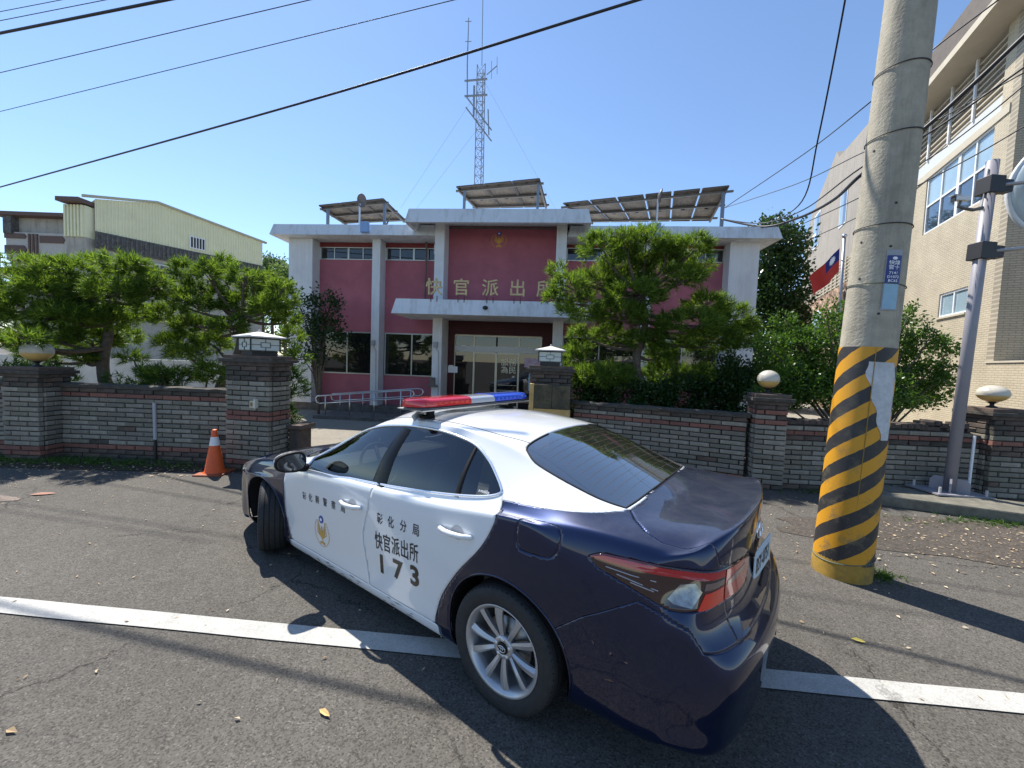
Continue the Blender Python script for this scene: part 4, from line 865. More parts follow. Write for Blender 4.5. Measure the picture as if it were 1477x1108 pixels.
# --- bushes at the foot of the main pine
for k, (px, py, w_, h_, Y, lab) in enumerate(((850, 570, 50, 34, 8.3, 'dark low bush right of the right gate pier'), (925, 575, 55, 30, 8.1, 'dark low bush at the foot of the large pine'), (1010, 568, 60, 36, 8.2, 'dark leafy bush behind the curved fence wall'), (1060, 545, 24, 40, 8.0, 'small glossy bush beside the slim fence pier'))):
    c_ = at(px, py, Y); k_ = Y / 580; t = thing('low_bush', lab, 'bush', (c_.x, Y, 0)); pd = [((-.3 * w_ * k_, 0, c_.z - .1), (w_ * k_ * .7, .4, h_ * k_)), ((.4 * w_ * k_, .1, c_.z - .05), (w_ * k_ * .6, .4, h_ * k_ * .9)), ((0, 0, c_.z * .5), (w_ * k_ * .8, .4, .5))]
    leaves('foliage', pd, 1300, dark_leaf, t, 60 + k, .065, 7); limbs(t, [([(0, 0, 0), (.05, 0, c_.z * .6), (p[0][0], 0, p[0][2])], .03, .01) for p in pd], name='stem')
# --- sparse dark shrub by the station corner
sh = [(160, 820, 60, 40), (250, 770, 70, 35), (330, 750, 60, 35), (390, 780, 45, 30), (260, 870, 100, 50), (350, 850, 70, 40), (180, 720, 25, 40), (150, 690, 15, 25), (220, 950, 90, 40), (330, 940, 90, 40), (400, 930, 40, 30), (200, 1040, 60, 40), (290, 1040, 60, 40)]
b5 = at(460, 590, 12.4); base = (b5.x, 12.4, 0); t = thing('dark_shrub', 'sparse dark shrub covering the lower left window of the station', 'shrub', base)
pd = zpads(sh, 380, 230, 3.6925, 12.4, base, .4, .6, 5); leaves('foliage', pd, 260, dark_leaf, t, 70, .095, 7, .22); limbs(t, [([(0, 0, 0), (p[0][0] * .3, 0, p[0][2] * .6), p[0]], .035, .008) for p in pd], name='stem')
# --- glossy shrub behind the utility pole
gs = [(200, 820, 45, 40), (230, 900, 70, 40), (110, 950, 70, 50), (300, 930, 90, 60), (430, 780, 40, 60), (450, 850, 60, 60), (400, 920, 80, 60), (230, 1040, 130, 60), (400, 1040, 100, 60), (480, 950, 50, 80), (560, 950, 70, 100), (680, 960, 90, 90), (780, 960, 90, 100), (860, 800, 50, 50), (880, 880, 80, 60), (960, 940, 90, 50), (1010, 880, 40, 25), (1060, 1000, 70, 30), (900, 1040, 120, 50), (1080, 1090, 50, 25), (500, 1130, 300, 60), (850, 1130, 200, 50), (200, 1130, 150, 70), (150, 1220, 150, 60), (560, 1230, 300, 60), (900, 1220, 160, 60), (1000, 1180, 70, 30), (350, 1180, 160, 70), (700, 1190, 160, 80), (250, 1130, 120, 70), (950, 1120, 90, 60)]
b6 = at(1240, 600, 7.7); base = (b6.x, 7.7, 0); t = thing('broadleaf_shrub', 'bright glossy-leaved shrub behind the striped utility pole', 'shrub', base)
pd = zpads(gs, 1077, 240, 3.6925, 7.7, base, .35, .5, 6, 1.1); leaves('foliage', pd, 720, broad_m, t, 71, .062, 8, .10); limbs(t, [([(0, 0, 0), (p[0][0] * .4, 0, p[0][2] * .5), p[0]], .035, .008) for p in pd], name='trunk')
# --- tall dark tree between the buildings
td = [(1108, 345, 24, 22), (1128, 358, 26, 26), (1140, 380, 18, 32), (1105, 400, 30, 50), (1135, 420, 30, 50), (1110, 460, 30, 45), (1140, 480, 28, 45), (1100, 520, 30, 40), (1130, 530, 40, 40), (1105, 570, 40, 40), (1090, 440, 20, 60), (1118, 326, 14, 8), (1150, 340, 12, 16), (1150, 450, 12, 36)]
base = (at(1115, 560, 21).x, 21, 0); t = thing('tall_tree', 'tall dark broadleaf tree between the station and the office building', 'tree', base)
pd = zpads(td, 0, 0, 1, 21, base, 1.0, .7, 8); leaves('crown', pd, 110, dark_leaf, t, 72, .20, 8, .45); limbs(t, [([(0, 0, 0), (.1, 0, 3), (0, 0, 6)], .2, .1)] + [([(0, 0, 3), p[0]], .07, .02) for p in pd])
# --- far greenery
for k, (px, py, w_, h_, Y, lab) in enumerate(((393, 392, 22, 18, 42, 'distant green treetop between the shed and the station'), (412, 405, 16, 20, 40, 'distant darker tree touching the left wall of the station'), (380, 415, 20, 22, 44, 'distant tree low behind the end of the yellow shed'))):
    c_ = at(px, py, Y); t = thing('distant_tree', lab, 'tree', (c_.x, Y, 0)); k_ = Y / 580; pd = [((0, 0, c_.z), (w_ * k_, 1.5, h_ * k_)), ((.5, 0, c_.z - h_ * k_), (w_ * k_ * 1.1, 1.5, h_ * k_ * 1.2)), ((-.6, .3, c_.z + h_ * k_ * .5), (w_ * k_ * .5, 1, h_ * k_ * .6))]
    leaves('crown', pd, 40, far_leaf, t, 80 + k, .30, 8, .6); limbs(t, [([(0, 0, 0), (0, 0, c_.z)], .2, .08)])
rnd = random.Random(12)
for k in range(13):
    x0_ = -58 + k * 4.6; Y = 50 + rnd.uniform(-3, 3); h_ = rnd.uniform(4.2, 6.4)
    t = thing('distant_tree', 'one of the distant trees low on the horizon behind the left gardens', 'tree', (x0_, Y, 0), 0, 'distant tree line on the left'); pd = [((0, 0, h_ * .55), (3.2, 2, h_ * .5)), ((rnd.uniform(-1, 1), 0, h_ * .8), (1.8, 1.5, h_ * .28))]
    leaves('crown', pd, 9, far_leaf, t, 100 + k, .45, 8, .8); limbs(t, [([(0, 0, 0), (0, 0, h_ * .7)], .2, .08)])
# weeds at the wall foot
def weeds(name, pts, seed, m, h=.10):
    rng = np.random.default_rng(seed); V = []
    for (x, y, rx, ry, n) in pts:
        P = np.stack([rng.normal(x, rx, n), rng.normal(y, ry, n), np.zeros(n) + .01], 1); V.append(P)
    P = np.repeat(np.concatenate(V), 6, 0); n = len(P); d = unit(rng.normal(size=(n, 3)) * [1, 1, .2] + [0, 0, .9]); s = unit(np.cross(d, rng.normal(size=(n, 3)))) * .004; L = h * rng.uniform(.4, 1.1, (n, 1))
    v = np.stack([P - s, P + s, P + d * L], 1).reshape(-1, 3); tb = TriBuf(); tb.add(v, np.arange(len(v)).reshape(-1, 3)); o = tb.build(name, m, None); o['kind'] = 'stuff'; o['label'] = 'thin weeds along the foot of the fence'; return o
weeds('weeds', [(-6.8, 6.42, 1.0, .12, 500), (-8.5, 6.3, .8, .1, 200), (3.45, 3.62, .12, .06, 60), (6.9, 5.15, .7, .10, 260), (5.3, 6.2, .6, .06, 120), (7.9, 5.2, .8, .1, 120)], 3, broad_m, .09)
# ================================================================== THE POLICE CAR
def dust_top(m, col, amt):
    """dust that has settled on upward faces"""
    n = m.node_tree; L = n.links.new; b = n.nodes['Principled BSDF']; g = n.nodes.new('ShaderNodeNewGeometry'); sp_ = n.nodes.new('ShaderNodeSeparateXYZ'); L(g.outputs['Normal'], sp_.inputs[0])
    mr = n.nodes.new('ShaderNodeMapRange'); mr.inputs[1].default_value = .80; mr.inputs[2].default_value = .99; mr.inputs[4].default_value = amt; L(sp_.outputs[2], mr.inputs[0])
    nz = n.nodes.new('ShaderNodeTexNoise'); nz.inputs['Scale'].default_value = 6; nz.inputs['Detail'].default_value = 10; nz.inputs['Roughness'].default_value = .75
    tc = n.nodes.new('ShaderNodeTexCoord'); L(tc.outputs['Object'], nz.inputs['Vector']); m2 = n.nodes.new('ShaderNodeMapRange'); m2.inputs[1].default_value = .3; m2.inputs[2].default_value = .65; m2.inputs[3].default_value = .45; L(nz.outputs[0], m2.inputs[0])
    mu = n.nodes.new('ShaderNodeMath'); mu.operation = 'MULTIPLY'; L(mr.outputs[0], mu.inputs[0]); L(m2.outputs[0], mu.inputs[1])
    mx = n.nodes.new('ShaderNodeMix'); mx.data_type = 'RGBA'; L(mu.outputs[0], mx.inputs[0]); mx.inputs[6].default_value = b.inputs['Base Color'].default_value; mx.inputs[7].default_value = (*col, 1); L(mx.outputs[2], b.inputs['Base Color'])
    mt = n.nodes.new('ShaderNodeMath'); mt.operation = 'SUBTRACT'; mt.inputs[0].default_value = b.inputs['Metallic'].default_value; L(mu.outputs[0], mt.inputs[1]); L(mt.outputs[0], b.inputs['Metallic'])
white_paint = mat('white_paint', (.72, .735, .75), .28, coat=1, croughness=.03, stain=(.70, .69, .66), stain_scale=2.2, stain_amt=.25)
navy_paint = mat('navy_paint', (.005, .013, .052), .34, metal=.7, coat=1, croughness=.01, spec=.2)
dust_top(navy_paint, (.15, .145, .15), .36)
black_trim = mat('black_trim', (.012, .012, .013), .6, spec=.2)
black_gloss = mat('black_gloss', (.006, .006, .007), .3, spec=.25)
chrome = mat('chrome', (.80, .82, .86), .22, .85)
rubber = mat('rubber', (.022, .022, .023), .75, var=.25, scale=30, bump=.15, bscale=200)
alloy = mat('alloy', (.46, .46, .47), .34, .6, var=.08, scale=14)
dark_cast = mat('dark_cast', (.03, .03, .032), .6, .3)
windshield_glass = glassmat('windshield_glass', (.75, .78, .78), .03, 0, .04, (.01, .01, .01))
car_glass = glassmat('car_glass', (.25, .28, .29), .045, 0, .10, (.005, .006, .008))
rear_glass_m = glassmat('rear_glass', (.14, .16, .16), .28, .008, .6, (.040, .042, .038))
red_lens = mat('red_lens', (.50, .006, .012), .12, coat=1)
dark_red_lens = mat('dark_red_lens', (.42, .006, .016), .12, coat=1)
clear_lens = mat('clear_lens', (.24, .24, .24), .2, .6, coat=1, var=.5, scale=26)
orange_lens = mat('orange_lens', (.75, .03, .01), .2, coat=1)

CAR_POS = (0.5165, 2.7860, 0); CAR_YAW = 2.51412
WB = 2.825; WR = .334

def shear(x, z): return z - .022 * (x - 1.3) * min(1, max(0, (z - .3) / .5))

def car_cage():
    # ---- B patch rows: list of 7 columns (col0 outer belt .. col6 centre): (x,y,z)
    yc = [.80, .70, .58, .45, .31, .16, 0.]
    B = []
    B.append([(3.24, .80, .70), (3.40, .72, .70), (3.52, .60, .70), (3.60, .46, .70), (3.65, .31, .70), (3.68, .16, .70), (3.69, 0, .70)])
    B.append([(3.12, .83, .77), (3.16, .73, .79), (3.24, .60, .80), (3.30, .46, .805), (3.33, .31, .81), (3.345, .16, .81), (3.35, 0, .81)])
    B.append([(2.94, .855, .83), (2.94, .76, .85), (2.97, .62, .865), (3.0, .47, .87), (3.01, .32, .875), (3.02, .16, .88), (3.02, 0, .88)])
    B.append([(2.66, .86, .88), (2.66, .78, .90), (2.68, .64, .915), (2.70, .48, .925), (2.70, .32, .93), (2.71, .16, .935), (2.71, 0, .935)])
    B.append([(2.36, .865, .915), (2.34, .80, .93), (2.33, .735, .955), (2.34, .62, .975), (2.42, .42, .99), (2.46, .2, .995), (2.47, 0, 1.0)])
    B.append([(2.08, .872, .93), (2.07, .815, .945), (1.99, .762, 1.035), (1.96, .69, 1.10), (2.04, .55, 1.13), (2.12, .28, 1.155), (2.14, 0, 1.16)])
    B.append([(1.76, .875, .94), (1.76, .825, .955), (1.69, .765, 1.11), (1.61, .645, 1.265), (1.66, .54, 1.30), (1.74, .28, 1.325), (1.77, 0, 1.33)])
    B.append([(1.42, .878, .95), (1.42, .83, .965), (1.39, .765, 1.15), (1.33, .62, 1.345), (1.35, .55, 1.39), (1.43, .3, 1.425), (1.45, 0, 1.43)])
    B.append([(1.12, .878, .96), (1.12, .832, .975), (1.09, .765, 1.165), (1.03, .62, 1.37), (1.04, .555, 1.415), (1.08, .3, 1.445), (1.09, 0, 1.45)])
    B.append([(.80, .876, .972), (.80, .832, .987), (.76, .762, 1.17), (.70, .62, 1.365), (.70, .555, 1.41), (.72, .3, 1.442), (.72, 0, 1.448)])
    B.append([(.46, .876, .99), (.46, .828, 1.005), (.43, .76, 1.155), (.38, .62, 1.325), (.38, .552, 1.378), (.38, .3, 1.42), (.38, 0, 1.427)])
    B.append([(.12, .880, 1.02), (.12, .832, 1.045), (.11, .762, 1.12), (.08, .64, 1.26), (.09, .565, 1.325), (.10, .3, 1.378), (.10, 0, 1.388)])
    B.append([(-.16, .876, 1.03), (-.17, .828, 1.065), (-.18, .762, 1.115), (-.20, .68, 1.18), (-.21, .56, 1.225), (-.22, .3, 1.262), (-.22, 0, 1.272)])
    B.append([(-.40, .858, 1.03), (-.42, .80, 1.065), (-.44, .735, 1.085), (-.47, .665, 1.10), (-.52, .54, 1.112), (-.57, .3, 1.125), (-.59, 0, 1.13)])
    B.append([(-.64, .826, 1.015), (-.67, .765, 1.05), (-.70, .695, 1.07), (-.73, .60, 1.082), (-.77, .46, 1.092), (-.80, .25, 1.10), (-.81, 0, 1.102)])
    B.append([(-.81, .80, .985), (-.885, .745, 1.03), (-.95, .665, 1.066), (-1.005, .55, 1.094), (-1.04, .39, 1.105), (-1.06, .2, 1.11), (-1.07, 0, 1.112)])
    B.insert(15, [(x + .06 * min(1, c / 2), y * (1 if c == 6 else .985), z + .002) for c, (x, y, z) in enumerate(B[15])])
    B[15][0] = (-.745, .812, 1.0)
    fwd = lambda x: x + .165 * min(1, max(0, (x - 2.1) / .5))
    B = [[(fwd(x), y, shear(x, z)) for x, y, z in r] for r in B]
    # ---- A loop: stations front centre..corner, side, rear corner..centre; rings low->high (last shared with B)
    A = []
    fy = [0, .16, .31, .46, .60, .72, .80]
    fx = [3.92, 3.915, 3.895, 3.85, 3.77, 3.64, 3.46]
    for k in range(7):
        y = fy[k]; x = fx[k]; s = 1.0 + .055 * (k / 6)
        zt = [.17, .22, .32, .44, .55, .63, .675]; dx = [-.10, -.02, 0, .0, -.0, -.015, -.035]
        A.append([(x + dx[i], y * s, zt[i]) for i in range(7)] + [B[0][6 - k]])
    def side(b, w=0, xs=None, sill=.17):
        x = B[b][0][0] if xs is None else xs; yb, zb = B[b][0][1:]
        ys = [.70, .852, .878 + w, .888 + w, .897 + w, .905 + w, .902]; zt = [sill - .025, sill + .0, .34, .47, .60, .74, .86]
        return [(x, min(ys[i], 9), shear(x, zt[i] if i < 6 else (zb - .075))) for i in range(7)] + [B[b][0]]
    for b in range(1, 16):
        x = B[b][0][0]
        if b == 1: st = side(b); st = [(p[0], p[1] - (.02 if i < 7 else 0), p[2]) for i, p in enumerate(st)]
        elif b in (2, 3): st = side(b, .015)
        elif b in (4,): st = side(b, .005)
        elif b in (11, 12): st = side(b, .012)
        elif b == 13: st = [(-.42, .70, .19), (-.42, .83, .215), (-.42, .875, .34), (-.42, .89, .48), (-.41, .896, .62), (-.41, .903, .77), (-.40, .895, .93), B[b][0]]
        elif b == 14: st = [(-.64, .72, .20), (-.65, .84, .235), (-.66, .868, .36), (-.66, .880, .50), (-.66, .883, .63), (-.65, .880, .77), (-.64, .866, .92), B[b][0]]
        elif b == 15: st = [(-.77, .755, .215), (-.78, .840, .250), (-.79, .862, .38), (-.79, .870, .52), (-.78, .870, .65), (-.765, .862, .78), (-.75, .842, .92), B[b][0]]
        else: st = side(b)
        A.append(st)
    ry = [.82, .755, .665, .54, .385, .19, 0]
    for k in range(7):
        t = k / 6; top = B[16][k]
        y = ry[k]
        xb = [-.875, -.99, -1.068, -1.115, -1.145, -1.165, -1.17][k]      # bumper plan
        xl = [-.85, -.94, -1.00, -1.04, -1.065, -1.08, -1.085][k]       # lid plan
        yb = [.852, .815, .735, .585, .41, .20, 0][k]
        lo = [(xb + .09, yb * .95, .245), (xb + .032, yb, .29), (xb + .014, yb * .995, .385), (xb - .006, yb * 1.01, .52), (xb - .002, yb, .675)]
        a5 = (xl + .012, yb * 1.0 if k < 2 else ry[k], .80)
        a6 = (xl + .018, ry[k] if k else .80, [.93, .96, 1.0, 1.035, 1.045, 1.05, 1.05][k])
        A.append(lo + [a5, a6] + [top])
    return A, B

def build_car_surface(level=4):
    A, B = car_cage(); nA = len(A); nB = len(B)
    V = []; idA = {}; idB = {}
    for j in range(nA):
        for i in range(8):
            idA[j, i] = len(V); V.append(A[j][i])
    for r in range(nB):
        for c in range(7):
            if r == 0: idB[r, c] = idA[6 - c, 7]
            elif r == nB - 1: idB[r, c] = idA[nA - 7 + c, 7]
            elif c == 0: idB[r, c] = idA[6 + r, 7]
            else: idB[r, c] = len(V); V.append(B[r][c])
    F = []
    for j in range(nA - 1):
        for i in range(7): F.append((idA[j, i], idA[j + 1, i], idA[j + 1, i + 1], idA[j, i + 1]))
    for r in range(nB - 1):
        for c in range(6): F.append((idB[r, c], idB[r + 1, c], idB[r + 1, c + 1], idB[r, c + 1]))
    n = len(V); V = np.array(V, float)
    # mirror
    mid = {}; V2 = list(map(tuple, V))
    for i in range(n):
        if abs(V[i][1]) < 1e-6: mid[i] = i
        else: mid[i] = len(V2); V2.append((V[i][0], -V[i][1], V[i][2]))
    F2 = F + [tuple(mid[i] for i in reversed(f)) for f in F]
    V = np.array(V2, float); T = V.copy()
    # compensate Catmull-Clark shrink
    nv = len(V); E = {}; adj = [set() for _ in range(nv)]; fo = [[] for _ in range(nv)]
    for f in F2:
        for k in range(4):
            a, b = f[k], f[(k + 1) % 4]; E[(min(a, b), max(a, b))] = E.get((min(a, b), max(a, b)), 0) + 1
            adj[a].add(b); adj[b].add(a); fo[f[k]].append(f[(k + 2) % 4])
    bnd = [set() for _ in range(nv)]
    for (a, b), q in E.items():
        if q == 1: bnd[a].add(b); bnd[b].add(a)
    P = T.copy()
    for it in range(5):
        Lm = P.copy()
        for i in range(nv):
            if bnd[i]:
                b = list(bnd[i]); Lm[i] = (4 * P[i] + P[b[0]] + P[b[1]]) / 6
            else:
                k = len(adj[i]); Lm[i] = (k * k * P[i] + 4 * P[list(adj[i])].sum(0) + P[fo[i]].sum(0)) / (k * (k + 5))
        P += (T - Lm) * .85
    me = bpy.data.meshes.new('cage'); me.from_pydata([tuple(p) for p in P], [], F2); me.update()
    o = bpy.data.objects.new('cage', me); C.objects.link(o)
    md = o.modifiers.new('s', 'SUBSURF'); md.levels = level; md.render_levels = level; md.boundary_smooth = 'ALL'
    bpy.context.view_layer.update()
    ev = bpy.data.meshes.new_from_object(o.evaluated_get(bpy.context.evaluated_depsgraph_get()))
    vs = np.empty(len(ev.vertices) * 3, np.float32); ev.vertices.foreach_get('co', vs); vs = vs.reshape(-1, 3).astype(float)
    fs = np.empty(len(ev.loops), np.int32); ev.loops.foreach_get('vertex_index', fs); fs = fs.reshape(-1, 4)
    nr = np.empty(len(ev.vertices) * 3, np.float32); ev.vertices.foreach_get('normal', nr); nr = nr.reshape(-1, 3).astype(float)
    bpy.data.objects.remove(o); bpy.data.meshes.remove(me); bpy.data.meshes.remove(ev)
    return vs, fs, nr

def build_car():
    car = thing('police_car', 'white and navy police car numbered 173 with red and blue light bar', 'police car', CAR_POS, CAR_YAW)
    vs, fs, nr = build_car_surface(4)
    ay = np.abs(vs[:, 1]); X = vs[:, 0]; Z = vs[:, 2]
    side = ay > .42
    lamp_u = np.degrees(np.arctan2(-X, np.maximum(ay, 1e-3)))       # angle round the rear corner
    def reg2(poly, a, b, gate=None):
        s = sdf(np.array(poly, float), np.stack([a, b], 1))
        if gate is not None: s = np.where(gate, s, np.abs(s) + .05)
        return s
    sp = smooth_poly
    dlo = sp([(2.17, .905), (2.175, .975), (1.98, 1.105), (1.72, 1.235), (1.457, 1.322), (1.202, 1.362), (.98, 1.378), (.766, 1.378), (.568, 1.358), (.43, 1.328), (.292, 1.262), (.194, 1.195), (.135, 1.150), (.122, 1.128), (.175, 1.103), (.301, 1.075), (.545, 1.038), (.822, 1.006), (1.143, .975), (1.618, .938), (1.907, .921)], 4, True, (0, 1))
    R_ = {}
    R_['dlo'] = reg2(dlo, X, Z, ay > .5)
    fd = sp([(2.40, .918), (2.402, .808), (2.400, .665), (2.395, .474), (2.34, .30), (2.30, .25), (1.19, .25), (1.195, .30), (1.228, .468), (1.243, .616), (1.188, .787), (1.150, .962)], 4, True, (0, 5, 6, 11))
    fd = np.vstack([fd[:-3], [(1.15, .985), (1.45, 1.0), (2.17, .94)]])
    R_['front_door'] = reg2(fd, X, Z, ay > .5)
    rd = sp([(1.195, .25), (1.195, .30), (1.228, .468), (1.243, .616), (1.188, .787), (1.150, .962)], 4, False)
    rd2 = sp([(.095, 1.105), (.066, 1.022), (.150, .852), (.325, .650), (.462, .450), (.515, .297), (.515, .25)], 4, False)
    rdp = np.vstack([rd, [(1.15, .99), (.6, 1.05), (.3, 1.09), (.13, 1.14)], rd2])
    R_['rear_door'] = reg2(rdp, X, Z, ay > .5)
    a = np.linspace(0, 2 * np.pi, 72, endpoint=False)
    R_['arch_r'] = reg2(np.stack([.395 * np.cos(a) - .005, WR + .012 + .385 * np.sin(a)], 1), X, Z, ay > .6)
    R_['arch_f'] = reg2(np.stack([WB + .39 * np.cos(a), WR + .0 + .375 * np.sin(a)], 1), X, Z, ay > .6)
    R_['sill'] = reg2([(2.36, .05), (2.36, .247), (.49, .247), (.49, .05)], X, Z, ay > .5)
    R_['bumper_r'] = reg2([(-3, -1), (-.25, -1), (-.25, .53), (-.45, .70), (-.70, .86), (-.90, .80), (-.96, .72), (-1.3, .72), (-3, .72)], X, Z)
    R_['bumper_f'] = reg2([(5, -1), (2.85, -1), (2.85, .5), (3.1, .66), (3.3, .675), (3.6, .70), (3.9, .70), (5, .7)], X, Z)
    lamp = sp([(28.0, .988), (31.1, 1.012), (35.2, 1.017), (40.4, 1.02), (46, 1.02), (53.7, 1.015), (60, 1.012), (70, .985), (73.5, .975), (74.0, .90), (71.5, .852), (66, .853), (60, .862), (50, .868), (45.3, .855), (43.4, .862), (40.2, .888), (35.1, .925), (30.5, .955)], 3, True, (0, 8, 10))
    R_['lamp'] = reg2(lamp * [1 / 60, 1], lamp_u / 60, Z, (X < -.3))
    lid = np.array([(-.585, 0), (-.583, .20), (-.566, .45), (-.548, .575), (-.60, .650), (-.669, .722), (-.75, .745), (-.85, .728), (-.93, .675), (-1.5, .675), (-1.5, 0)])
    R_['lid'] = np.where(Z > .715, reg2(np.vstack([lid, lid[::-1] * [1, -1]]), X, vs[:, 1]), .3)
    R_['lid'] = np.maximum(R_['lid'], .72 - Z)
    inner = 58.5
    R_['lid'] = np.where((Z < 1.03) & (X < -.7), np.maximum((inner - lamp_u) * .018, .72 - Z), R_['lid'])
    rg = sp([(.115, 0), (.112, .30), (.112, .52), (.09, .585), (.0, .628), (-.175, .645), (-.338, .631), (-.435, .61), (-.525, .580), (-.545, .45), (-.563, .20), (-.567, 0)], 4, False, (3, 8))
    R_['rear_glass'] = reg2(np.vstack([rg, rg[::-1] * [1, -1]]), X, vs[:, 1], (Z > 1.0))
    wsh = sp([(1.46, 0), (1.44, .25), (1.385, .50), (1.36, .56), (1.62, .625), (1.95, .69), (2.28, .735), (2.38, .66), (2.43, .4), (2.455, 0)], 4, False, (3, 6))
    wsh[:, 0] += .165 * np.clip((wsh[:, 0] - 2.1) / .5, 0, 1)
    R_['windshield'] = reg2(np.vstack([wsh, wsh[::-1] * [1, -1]]), X, vs[:, 1], (Z > .93))
    hood = np.array([(2.47, 0), (2.44, .42), (2.36, .70), (2.38, .765), (2.7, .76), (3.0, .735), (3.25, .67), (3.40, .6), (3.54, .45), (3.6, .2), (3.61, 0)])
    hood[:, 0] += .165 * np.clip((hood[:, 0] - 2.1) / .5, 0, 1)
    R_['hood'] = reg2(np.vstack([hood, hood[::-1] * [1, -1]]), X, vs[:, 1], (Z > .7))
    fuel = sp([(-.085, 1.045), (-.10, 1.066), (-.15, 1.072), (-.275, 1.075), (-.315, 1.055), (-.318, .985), (-.296, .94), (-.255, .925), (-.199, .921), (-.12, .921), (-.088, .945)], 3)
    R_['fuel'] = reg2(fuel, X, Z, (vs[:, 1] > .5))
    head = sp([(3.66, .60), (3.55, .70), (3.30, .745), (3.02, .78), (3.10, .70), (3.35, .62), (3.52, .575)], 4)
    R_['head'] = reg2(head + np.array([.165, 0]), X, Z, (ay > .3))
    grille = [(-.62, .16), (-.62, .34), (-.5, .42), (.5, .42), (.62, .34), (.62, .16)]
    R_['grille'] = reg2(grille, vs[:, 1], Z, X > 3.4)
    R_['grille2'] = reg2([(-.42, .61), (.42, .61), (.48, .66), (-.48, .66)], vs[:, 1], Z, X > 3.4)
    # paint line on C pillar/shoulder: white above, navy below; white door/roof zone is x<2.4
    pl = np.interp(X, [-.56, -.50, -.407, -.239, -.032, .10], [1.141, 1.134, 1.124, 1.118, 1.110, 1.10])
    R_['shoulder'] = np.where((X < .12) & (X > -.62), pl - Z, .3)      # neg = above (white)
    R_['apil'] = reg2([(2.36, .90), (2.42, .935), (2.36, .965), (2.2, 1.08), (1.3, 1.6), (.2, 1.6), (-.3, 1.45), (-.57, 1.16), (-.56, 1.142), (.1, 1.10), (1, .98)], X, Z)
    # ---------- snap vertices to outlines
    e = np.vstack([fs[:, [0, 1]], fs[:, [1, 2]], fs[:, [2, 3]], fs[:, [3, 0]]]); e = np.unique(np.sort(e, 1), axis=0)
    locked = np.zeros(len(vs), bool); onb = np.zeros(len(vs), bool); P = vs.copy()
    for k in R_:
        s = R_[k]; a_, b_ = e[:, 0], e[:, 1]; cr = (s[a_] * s[b_] < 0) & (np.abs(s[a_] - s[b_]) < .2)
        ca, cb = a_[cr], b_[cr]; t = s[ca] / (s[ca] - s[cb]); Q = vs[ca] + (vs[cb] - vs[ca]) * t[:, None]
        who = np.where(t < .5, ca, cb); dist = np.minimum(t, 1 - t)
        order = np.argsort(dist)
        for i in order:
            v = who[i]
            if locked[v]: continue
            P[v] = Q[i]; locked[v] = True; onb[v] = True
            R_[k][v] = 0.0
    # ---------- triangulate, diagonals follow the outlines
    q = fs; d1 = onb[q[:, 0]] & onb[q[:, 2]]; d2 = onb[q[:, 1]] & onb[q[:, 3]]
    use02 = d1 & ~d2
    both = d1 & d2; l02 = np.linalg.norm(P[q[:, 0]] - P[q[:, 2]], axis=1); l13 = np.linalg.norm(P[q[:, 1]] - P[q[:, 3]], axis=1)
    use02 |= both & (l02 < l13); use02 |= (~d1 & ~d2)
    A1 = q[use02]; A2 = q[~use02]
    T = np.vstack([A1[:, [0, 1, 2]], A1[:, [0, 2, 3]], A2[:, [0, 1, 3]], A2[:, [1, 2, 3]]])
    def fv(k): return R_[k][T].mean(1)
    cx = P[T].mean(1)
    lab = np.full(len(T), 'quarter', dtype=object)
    ins = lambda k: fv(k) < 0
    lab[cx[:, 0] > 2.3] = 'front_fender'
    top = (cx[:, 2] > 1.3) | ((fv('apil') < 0) & (cx[:, 0] > -.62))
    lab[(cx[:, 0] < 2.42) & (cx[:, 0] > -.62) & (cx[:, 2] > .905) & ((fv('apil') < 0))] = 'roof'
    lab[ins('sill')] = 'sill'
    lab[(cx[:, 0] <= 2.36) & (cx[:, 0] > .5) & (cx[:, 2] < .247)] = 'sill'
    lab[ins('bumper_f') & (cx[:, 0] > 2.85)] = 'front_bumper'
    lab[ins('bumper_r')] = 'rear_bumper'
    lab[(cx[:, 0] > 3.5) & (lab == 'front_fender')] = 'front_bumper'
    lab[ins('hood')] = 'hood'
    lab[ins('lid') & (cx[:, 0] < -.5)] = 'trunk_lid'
    lab[ins('front_door')] = 'front_door'; lab[ins('rear_door')] = 'rear_door'
    lab[ins('fuel')] = 'fuel_door'
    lab[ins('dlo')] = 'side_glass'
    lab[ins('rear_glass')] = 'rear_glass'; lab[ins('windshield')] = 'windshield'
    lab[ins('head')] = 'headlight'
    lab[ins('lamp')] = 'lamp'
    lab[ins('grille')] = 'grille'; lab[ins('grille2') & (lab != 'headlight')] = 'grille'
    lab[ins('arch_r') | ins('arch_f')] = 'hole'
    L_0 = cx[:, 1] > 0
    # ---------- part builder
    def part(name, mask, m, groove=True, mats=None, mfun=None, off=0.0, parent=car, gw=.0022, gd=.007, push=0):
        tri = T[mask]
        if not len(tri): return None
        u, inv = np.unique(tri, return_inverse=True); inv = inv.reshape(-1, 3)
        bm = bmesh.new(); pv = P[u] + nr[u] * off; vv = [bm.verts.new(p) for p in pv]
        nn = {vv[i]: Vector(nr[u[i]]) for i in range(len(u))}
        mi = mfun(cx[mask]) if mfun is not None else None
        for i, t in enumerate(inv):
            try: f = bm.faces.new([vv[j] for j in t])
            except ValueError: continue
            if mi is not None: f.material_index = int(mi[i])
        bm.verts.ensure_lookup_table()
